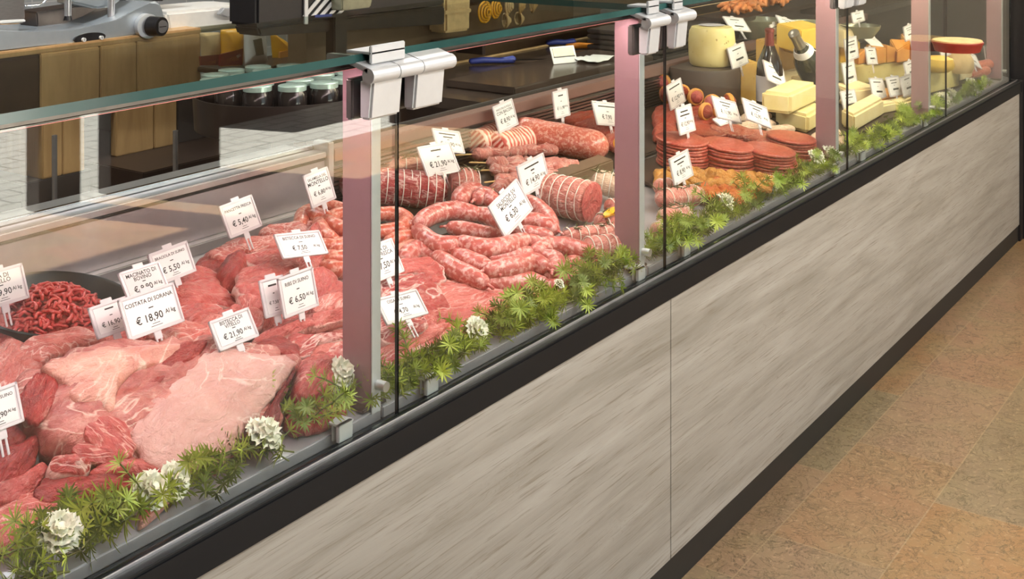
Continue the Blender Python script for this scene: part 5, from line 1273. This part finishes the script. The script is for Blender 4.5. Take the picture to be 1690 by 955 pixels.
# raised service table with the slicer, the scale and the black monitor
tb = thing('service_table', (2.3, 2.3, 0), 'tan wooden service table carrying the meat slicer', 'table')
def tpart(name, mat, *b, bev=.003):
    bm = bmesh.new(); box(bm, *b, bev); bmesh.ops.translate(bm, vec=(-2.3, -2.3, 0), verts=bm.verts); return bmob(name, bm, mat, tb, True)
Y0 = 2.0
zt = atY(150, 68, Y0).z
def tx(px): return atY(px, 70, Y0).x
tpart('table_top', 'tanwood', tx(-130), tx(334), Y0 + .005, 2.75, zt - .02, zt)
tpart('apron', 'dark', tx(-130), tx(66), Y0, Y0 + .02, zt - .20, zt - .02)
for a, b in ((67, 165), (166, 226), (227, 332)): tpart('apron_panel', 'tanwood', tx(a), tx(b) - .001, Y0, Y0 + .02, zt - .20, zt - .02)
tpart('leg_panel', 'tanwood', tx(70), tx(103), Y0, 2.7, zt - .40, zt - .20); tpart('leg_panel', 'tanwood', tx(104), tx(140), Y0, Y0 + .03, zt - .40, zt - .20); tpart('leg_panel', 'tanwood', tx(192), tx(254), Y0, Y0 + .03, zt - .38, zt - .20); tpart('leg_panel', 'tanwood', tx(255), tx(292), Y0, Y0 + .03, zt - .38, zt - .20)
tpart('lower_box', 'darkgrey', tx(36), tx(150), Y0, 2.7, 0, zt - .40); tpart('lower_box', 'dark', tx(151), tx(372), Y0 - .25, 2.7, 0, zt - .38); tpart('lower_box', 'darkgrey', tx(294), tx(360), Y0, 2.7, zt - .38, zt - .20)
lathe('foot_pipe', [(.008, 0), (.008, .85)], 'alu', tb, 12, Vector((tx(186) - 2.3, Y0 - .30 - 2.3, 0))); lathe('foot_pipe', [(.008, 0), (.008, .85)], 'alu', tb, 12, Vector((tx(70) - 2.3, Y0 - .06 - 2.3, 0)))
zs = atY(400, 109, 1.88).z; tpart('front_shelf', 'dark', tx(325), tx(560), 1.80, Y0, zs - .018, zs - .001)
# slicer
def spt(px, py, y=Y0 + .02): return atY(px, py, y)
sl = thing('meat_slicer', spt(140, 66), 'polished metal meat slicer with start buttons and a black dial', 'slicer')
so = sl.location.copy()
prof = [(-90, 92), (-90, 50), (0, 51), (60, 53), (120, 50), (165, 44), (195, 32), (222, 17), (248, 5), (258, 2), (266, 6), (271, 20), (276, 51), (150, 67), (70, 75), (0, 83)]
P3 = [spt(*q) for q in prof]; bm = bmesh.new(); fr_ = [bm.verts.new(q - so) for q in P3]; bk = [bm.verts.new(q - so + Vector((0, .30, 0))) for q in P3]; bm.faces.new(fr_); bm.faces.new(bk[::-1])
for i in range(len(P3)): bm.faces.new((fr_[i], fr_[(i + 1) % len(P3)], bk[(i + 1) % len(P3)], bk[i]))
bmesh.ops.bevel(bm, geom=[e for e in bm.edges if e.verts[0] in fr_ and e.verts[1] in fr_], offset=.008, segments=3, affect='EDGES')
bmob('body', bm, 'slicer', sl, True)
def splate(name, pts, y, dep, mat, bev=.003):
    Q = [atY(px, py, Y0 + y) for px, py in pts]; bm = bmesh.new(); a = [bm.verts.new(q - so) for q in Q]; b = [bm.verts.new(q - so + Vector((0, dep, 0))) for q in Q]; bm.faces.new(a); bm.faces.new(b[::-1]); n = len(Q)
    for i in range(n): bm.faces.new((a[i], a[(i + 1) % n], b[(i + 1) % n], b[i]))
    bmesh.ops.recalc_face_normals(bm, faces=bm.faces); bmesh.ops.bevel(bm, geom=list(bm.edges), offset=bev, segments=2, affect='EDGES'); return bmob(name, bm, mat, sl, True)
ell = [(149 + 26 * math.cos(a * .349), 62.5 - 8.5 * math.sin(a * .349) - 26 * math.cos(a * .349) * .12) for a in range(18)]
pn = splate('button_panel', ell, .012, .02, 'black', .001)
for i, (bx, by) in enumerate(((137, 65.5), (166, 62))):
    c = atY(bx, by, Y0 + .011); bm = bmesh.new(); cyl(bm, c - so, c - so + Vector((0, -.008, 0)), .0065, seg=20); btn = bmob('button', bm, 'white', pn, True)
    vs, fs = text_geo('I' if i == 0 else '0'); mob('mark', [(v.x * .010 + c.x - so.x, c.y - so.y - .0084, v.y * .010 + c.z - so.z) for v in vs], fs, 'ink', sl, False)
c = atY(238, 42, Y0 + .02) - so
bm = bmesh.new(); cyl(bm, c, c + Vector((-.006, -.03, 0)), .040, seg=32); bmob('dial_ring', bm, 'alum', sl, True)
bm = bmesh.new(); cyl(bm, c + Vector((.004, -.03, 0)), c + Vector((.012, -.075, 0)), .0335, .031, seg=32); kb = bmob('dial_knob', bm, 'black', sl, True)
bm = bmesh.new(); cyl(bm, c + Vector((.012, -.075, 0)), c + Vector((.012, -.078, 0)), .021, seg=28); bmob('dial_cap', bm, 'alu', sl, True)
bm = bmesh.new(); box(bm, c.x - .002, c.x + .026, c.y - .0795, c.y - .078, c.z - .0012, c.z + .0012); bmob('dial_mark', bm, 'ink', sl)
splate('product_table', [(-60, -14), (40, -14), (42, 30), (40, 38), (-60, 42)], .10, .012, 'steel'); splate('table_lip', [(-60, 38), (42, 32), (43, 36), (-60, 43)], .09, .02, 'white', .002)
splate('blade_guard', [(116, -30), (215, -30), (206, -4), (186, 12), (160, 15), (120, 6)], .10, .10, 'slicer', .008)
splate('carriage', [(60, 20), (210, -2), (225, 6), (196, 20), (176, 32), (120, 42), (62, 44)], .20, .1, 'steeld', .004)
for a, b, r0, r1 in (((112, -20), (112, 26), .0125, .0105), ((184, -8), (183, 33), .0125, .0105)):
    q0, q1 = atY(*a, Y0 + .08) - so, atY(*b, Y0 + .08) - so; bm = bmesh.new(); cyl(bm, q0, q1, r0, r1, seg=20); lg = bmob('guide_leg', bm, 'alu', sl, True)
    bm = bmesh.new(); cyl(bm, q1, q1 - Vector((0, 0, .014)), .010, .014, seg=20); bmob('rubber_foot', bm, 'black', lg, True)
q = [atY(*k, Y0 + .12) - so for k in ((42, 10), (60, 9), (72, 4), (84, -12))]; vs, fs = tube(resample(catmull(q, 5), 12, False), .0035, 8, 2); mob('feed_rod', vs, fs, 'chrome', sl)
splate('motor_housing', [(205, -30), (300, -30), (272, 2), (252, 2), (222, 14), (206, 14)], .16, .14, 'black', .006)
# white scale to its right with a paper clip, black monitor, printer
sc = thing('label_scale', atY(345, 40, 2.05), 'white weighing scale right of the slicer with a grey clip', 'scale')
so = sc.location.copy(); Y0k = Y0
def kplate(root, name, pts, y, dep, mat, bev=.003):
    global so; so = root.location.copy(); Q = [atY(px, py, y) for px, py in pts]; bm = bmesh.new(); a = [bm.verts.new(q - so) for q in Q]; b = [bm.verts.new(q - so + Vector((0, dep, 0))) for q in Q]; bm.faces.new(a); bm.faces.new(b[::-1]); n = len(Q)
    for i in range(n): bm.faces.new((a[i], a[(i + 1) % n], b[(i + 1) % n], b[i]))
    bmesh.ops.recalc_face_normals(bm, faces=bm.faces); bmesh.ops.bevel(bm, geom=list(bm.edges), offset=bev, segments=2, affect='EDGES'); return bmob(name, bm, mat, root, True)
kplate(sc, 'body', [(280, 56), (274, 20), (405, 8), (430, 8), (430, 36)], 2.08, .25, 'white', .010); kplate(sc, 'base', [(282, 60), (281, 50), (432, 34), (432, 42)], 2.06, .28, 'bowl', .004)
kplate(sc, 'display', [(402, 8), (402, -30), (440, -30), (440, 8)], 2.10, .05, 'white', .006); kplate(sc, 'clip', [(362, 24), (370, 13), (413, 13), (420, 25), (376, 29)], 2.05, .02, 'alum', .003)
mn = thing('monitor', atY(575, 20, 1.30), 'black back of a till monitor with slanted silver stripes', 'monitor'); kplate(mn, 'case', [(424, 44), (424, -40), (735, -60), (735, 8)], 1.30, .12, 'black', .008)
for i in range(5): x = 500 + i * 14; kplate(mn, 'stripe', [(x, 27 - i), (x + 8, 26 - i), (x + 40, -12), (x + 32, -12)], 1.294, .004, 'alum', .0008)
kplate(mn, 'edge_strip', [(503, 40), (503, -40), (509, -40), (509, 40)], 1.292, .006, 'alum', .001); kplate(mn, 'arm', [(430, 60), (424, 44), (735, 10), (735, 40)], 1.35, .10, 'black', .006); kplate(mn, 'receipt_printer', [(565, 18), (565, -20), (618, -20), (613, 12)], 1.25, .05, 'bowl', .004)
kplate(mn, 'blue_label', [(520, 29), (520, 25), (548, 23), (548, 27)], 1.292, .002, 'blue', .0003)
bm = bmesh.new(); q = mn.location; box(bm, -.03, .03, .03, .07, .952 - q.z, .0, .004); box(bm, -.14, .14, -.06, .12, .952 - q.z, .966 - q.z, .004); bmob('stand', bm, 'black', mn, True)
# snack bags in front of the service table
def bagp(label, pts, y, parts, mat):
    c = atY(sum(p[0] for p in pts) / len(pts), sum(p[1] for p in pts) / len(pts), y); r = thing('snack_bag', c, label, 'snack bag', 'snack bags under the glass shelf')
    Q = [atY(px, py, y) for px, py in pts]; O = resample(Q, 36); ctr = sum(O, Vector()) / 36; V, Fc, N = [], [], 36
    for s, d in ((1., 0), (.92, .010), (.7, .020), (.4, .025), (.1, .026)):
        for q in O: V.append(ctr + (q - ctr) * s - Vector((0, d + .003 * nz(q * s, 40) * (s < .95), 0)) - c)
    for i in range(4):
        for j in range(N): Fc.append((i * N + j, i * N + (j + 1) % N, (i + 1) * N + (j + 1) % N, (i + 1) * N + j))
    Fc.append(tuple(range(4 * N, 5 * N))); k = len(V)
    for s, d in ((1., .001), (.8, .012), (.4, .018)):
        for q in O: V.append(ctr + (q - ctr) * s + Vector((0, d, 0)) - c)
    for i in range(2):
        for j in range(N): Fc.append((k + i * N + (j + 1) % N, k + i * N + j, k + (i + 1) * N + j, k + (i + 1) * N + (j + 1) % N))
    Fc.append(tuple(range(k + 2 * N, k + 3 * N))[::-1]); mob('bag', V, Fc, mat, r)
    for nm, pp, m_ in parts:
        Q = [atY(px, py, y - .028) - c for px, py in pp]; bm = bmesh.new(); a = [bm.verts.new(q) for q in Q]; b = [bm.verts.new(q + Vector((0, .008, 0))) for q in Q]; bm.faces.new(a); bm.faces.new(b[::-1]); n = len(Q)
        for i in range(n): bm.faces.new((a[i], a[(i + 1) % n], b[(i + 1) % n], b[i]))
        bmesh.ops.recalc_face_normals(bm, faces=bm.faces); bmob(nm, bm, m_, r)
    return r
bagp('tan and brown snack bag, left of the two yellow ones', [(330, 54), (362, 53), (361, 108), (334, 108)], 1.9, [('dark_band', [(331, 93), (361, 90), (361, 107), (332, 108)], 'cut'), ('yellow_label', [(334, 103), (356, 99), (356, 105), (334, 108)], 'pepper')], 'paper')
bagp('bright yellow snack bag with a dark brown lower band', [(364, 49), (402, 46), (400, 108), (363, 110)], 1.88, [('dark_band', [(364, 90), (401, 80), (400, 107), (363, 109)], 'cut'), ('yellow_label', [(374, 97), (394, 91), (394, 99), (374, 104)], 'pepper'), ('white_sign', [(390, 92), (396, 88), (398, 92), (392, 96)], 'card')], 'pepper')
bagp('white snack bag right of the yellow one', [(402, 44), (436, 40), (440, 104), (401, 108)], 1.86, [('print', [(420, 48), (432, 46), (432, 51), (420, 53)], 'ink'), ('drawing', [(419, 66), (432, 63), (436, 90), (424, 92)], 'bowl')], 'white')
bagp('orange snack bag behind the white one', [(446, 52), (468, 66), (500, 88), (494, 96), (450, 100)], 1.95, [('label', [(462, 86), (478, 82), (478, 98), (462, 100)], 'amber')], 'pepper')
# paper bag and pasta nests at the top
bk = thing('paper_sack', atY(757, 25, 1.40), 'folded brown paper sack at the top centre', 'bag'); kplate(bk, 'sack', [(736, 55), (735, -20), (778, -24), (776, 50)], 1.36, .08, 'paper', .008); kplate(bk, 'fold', [(735, 24), (735, 18), (778, 14), (778, 20)], 1.352, .012, 'paper', .002)
one_sh = one('wall_shelf', 'dark', None, .003, True, b=(3.45, 6.6, 1.30, 1.44, 1.035, 1.05)); tag(one_sh, 'dark shelf on the brown partition carrying sack and salami rings', 'shelf'); one('bracket', 'dark', one_sh, .001, True, b=(3.6, 3.62, 1.32, 1.44, .99, 1.035)); one('bracket', 'dark', one_sh, .001, True, b=(5.2, 5.22, 1.32, 1.44, .99, 1.035))
for i, (px, py, r_, m_, l) in enumerate([(800, 20, 17, 'pepper', 'yellow coil at left'), (818, 14, 16, 'pepper', 'second yellow coil'), (838, 10, 14, 'paper', 'tan coil in the middle'), (858, 8, 15, 'rind', 'brown coil right of the middle'), (878, 6, 14, 'rind', 'brown coil at right'), (834, 34, 11, 'paper', 'small lower coil at left'), (856, 31, 10, 'paper', 'small lower coil at right')]):
    c = atY(px, py, 1.37); k = depth(c) / FPX; V, Fc = [], []
    for q in range(4):
        rr = r_ * k * (1 - .24 * q); P = [Vector((rr * math.cos(a * .2618), -.006 * q, rr * math.sin(a * .2618))) for a in range(24)]; P.append(P[0]); v, f_ = tube(P, .0045, 6, 0); kk = len(V); V += v; Fc += [tuple(a + kk for a in f) for f in f_]
    o = tag(mob('coiled_pasta', V, Fc, m_, None, True, None, c), 'coil of dry pasta or sausage on the wall shelf, ' + l, 'coil', 'coils on the wall shelf'); o.rotation_euler = (0, 0, .2 * i)
# grey machine and pink tray right of the second post
gm = thing('steel_trays', atZ(1140, 70, .99), 'stack of grey perforated trays left of the cheese wheel', 'trays'); so = gm.location.copy()
for i in range(5):
    bm = bmesh.new(); box(bm, -.26, .26, -.16, .16, i * .020, i * .020 + .014, .003); bmob('tray', bm, 'steeld', gm, True)
gm.location = Vector((4.35, 1.02, .952))
pb = thing('plastic_box', atZ(1012, 70, .952), 'pink topped clear plastic box left of the second post', 'box'); bm = bmesh.new(); box(bm, -.09, .09, -.06, .06, 0, .05, .006); bmob('base', bm, 'bowl', pb, True); bm = bmesh.new(); box(bm, -.094, .094, -.064, .064, .05, .062, .004); bmob('lid', bm, 'fatpink', pb, True)
# display stand for hanging crisps at far right: grey cabinet behind the cheese
sbox('wall_cabinet', 'darkgrey', 5.9, 7.2, 1.2, 1.44, .957, 1.5, bev=.004)
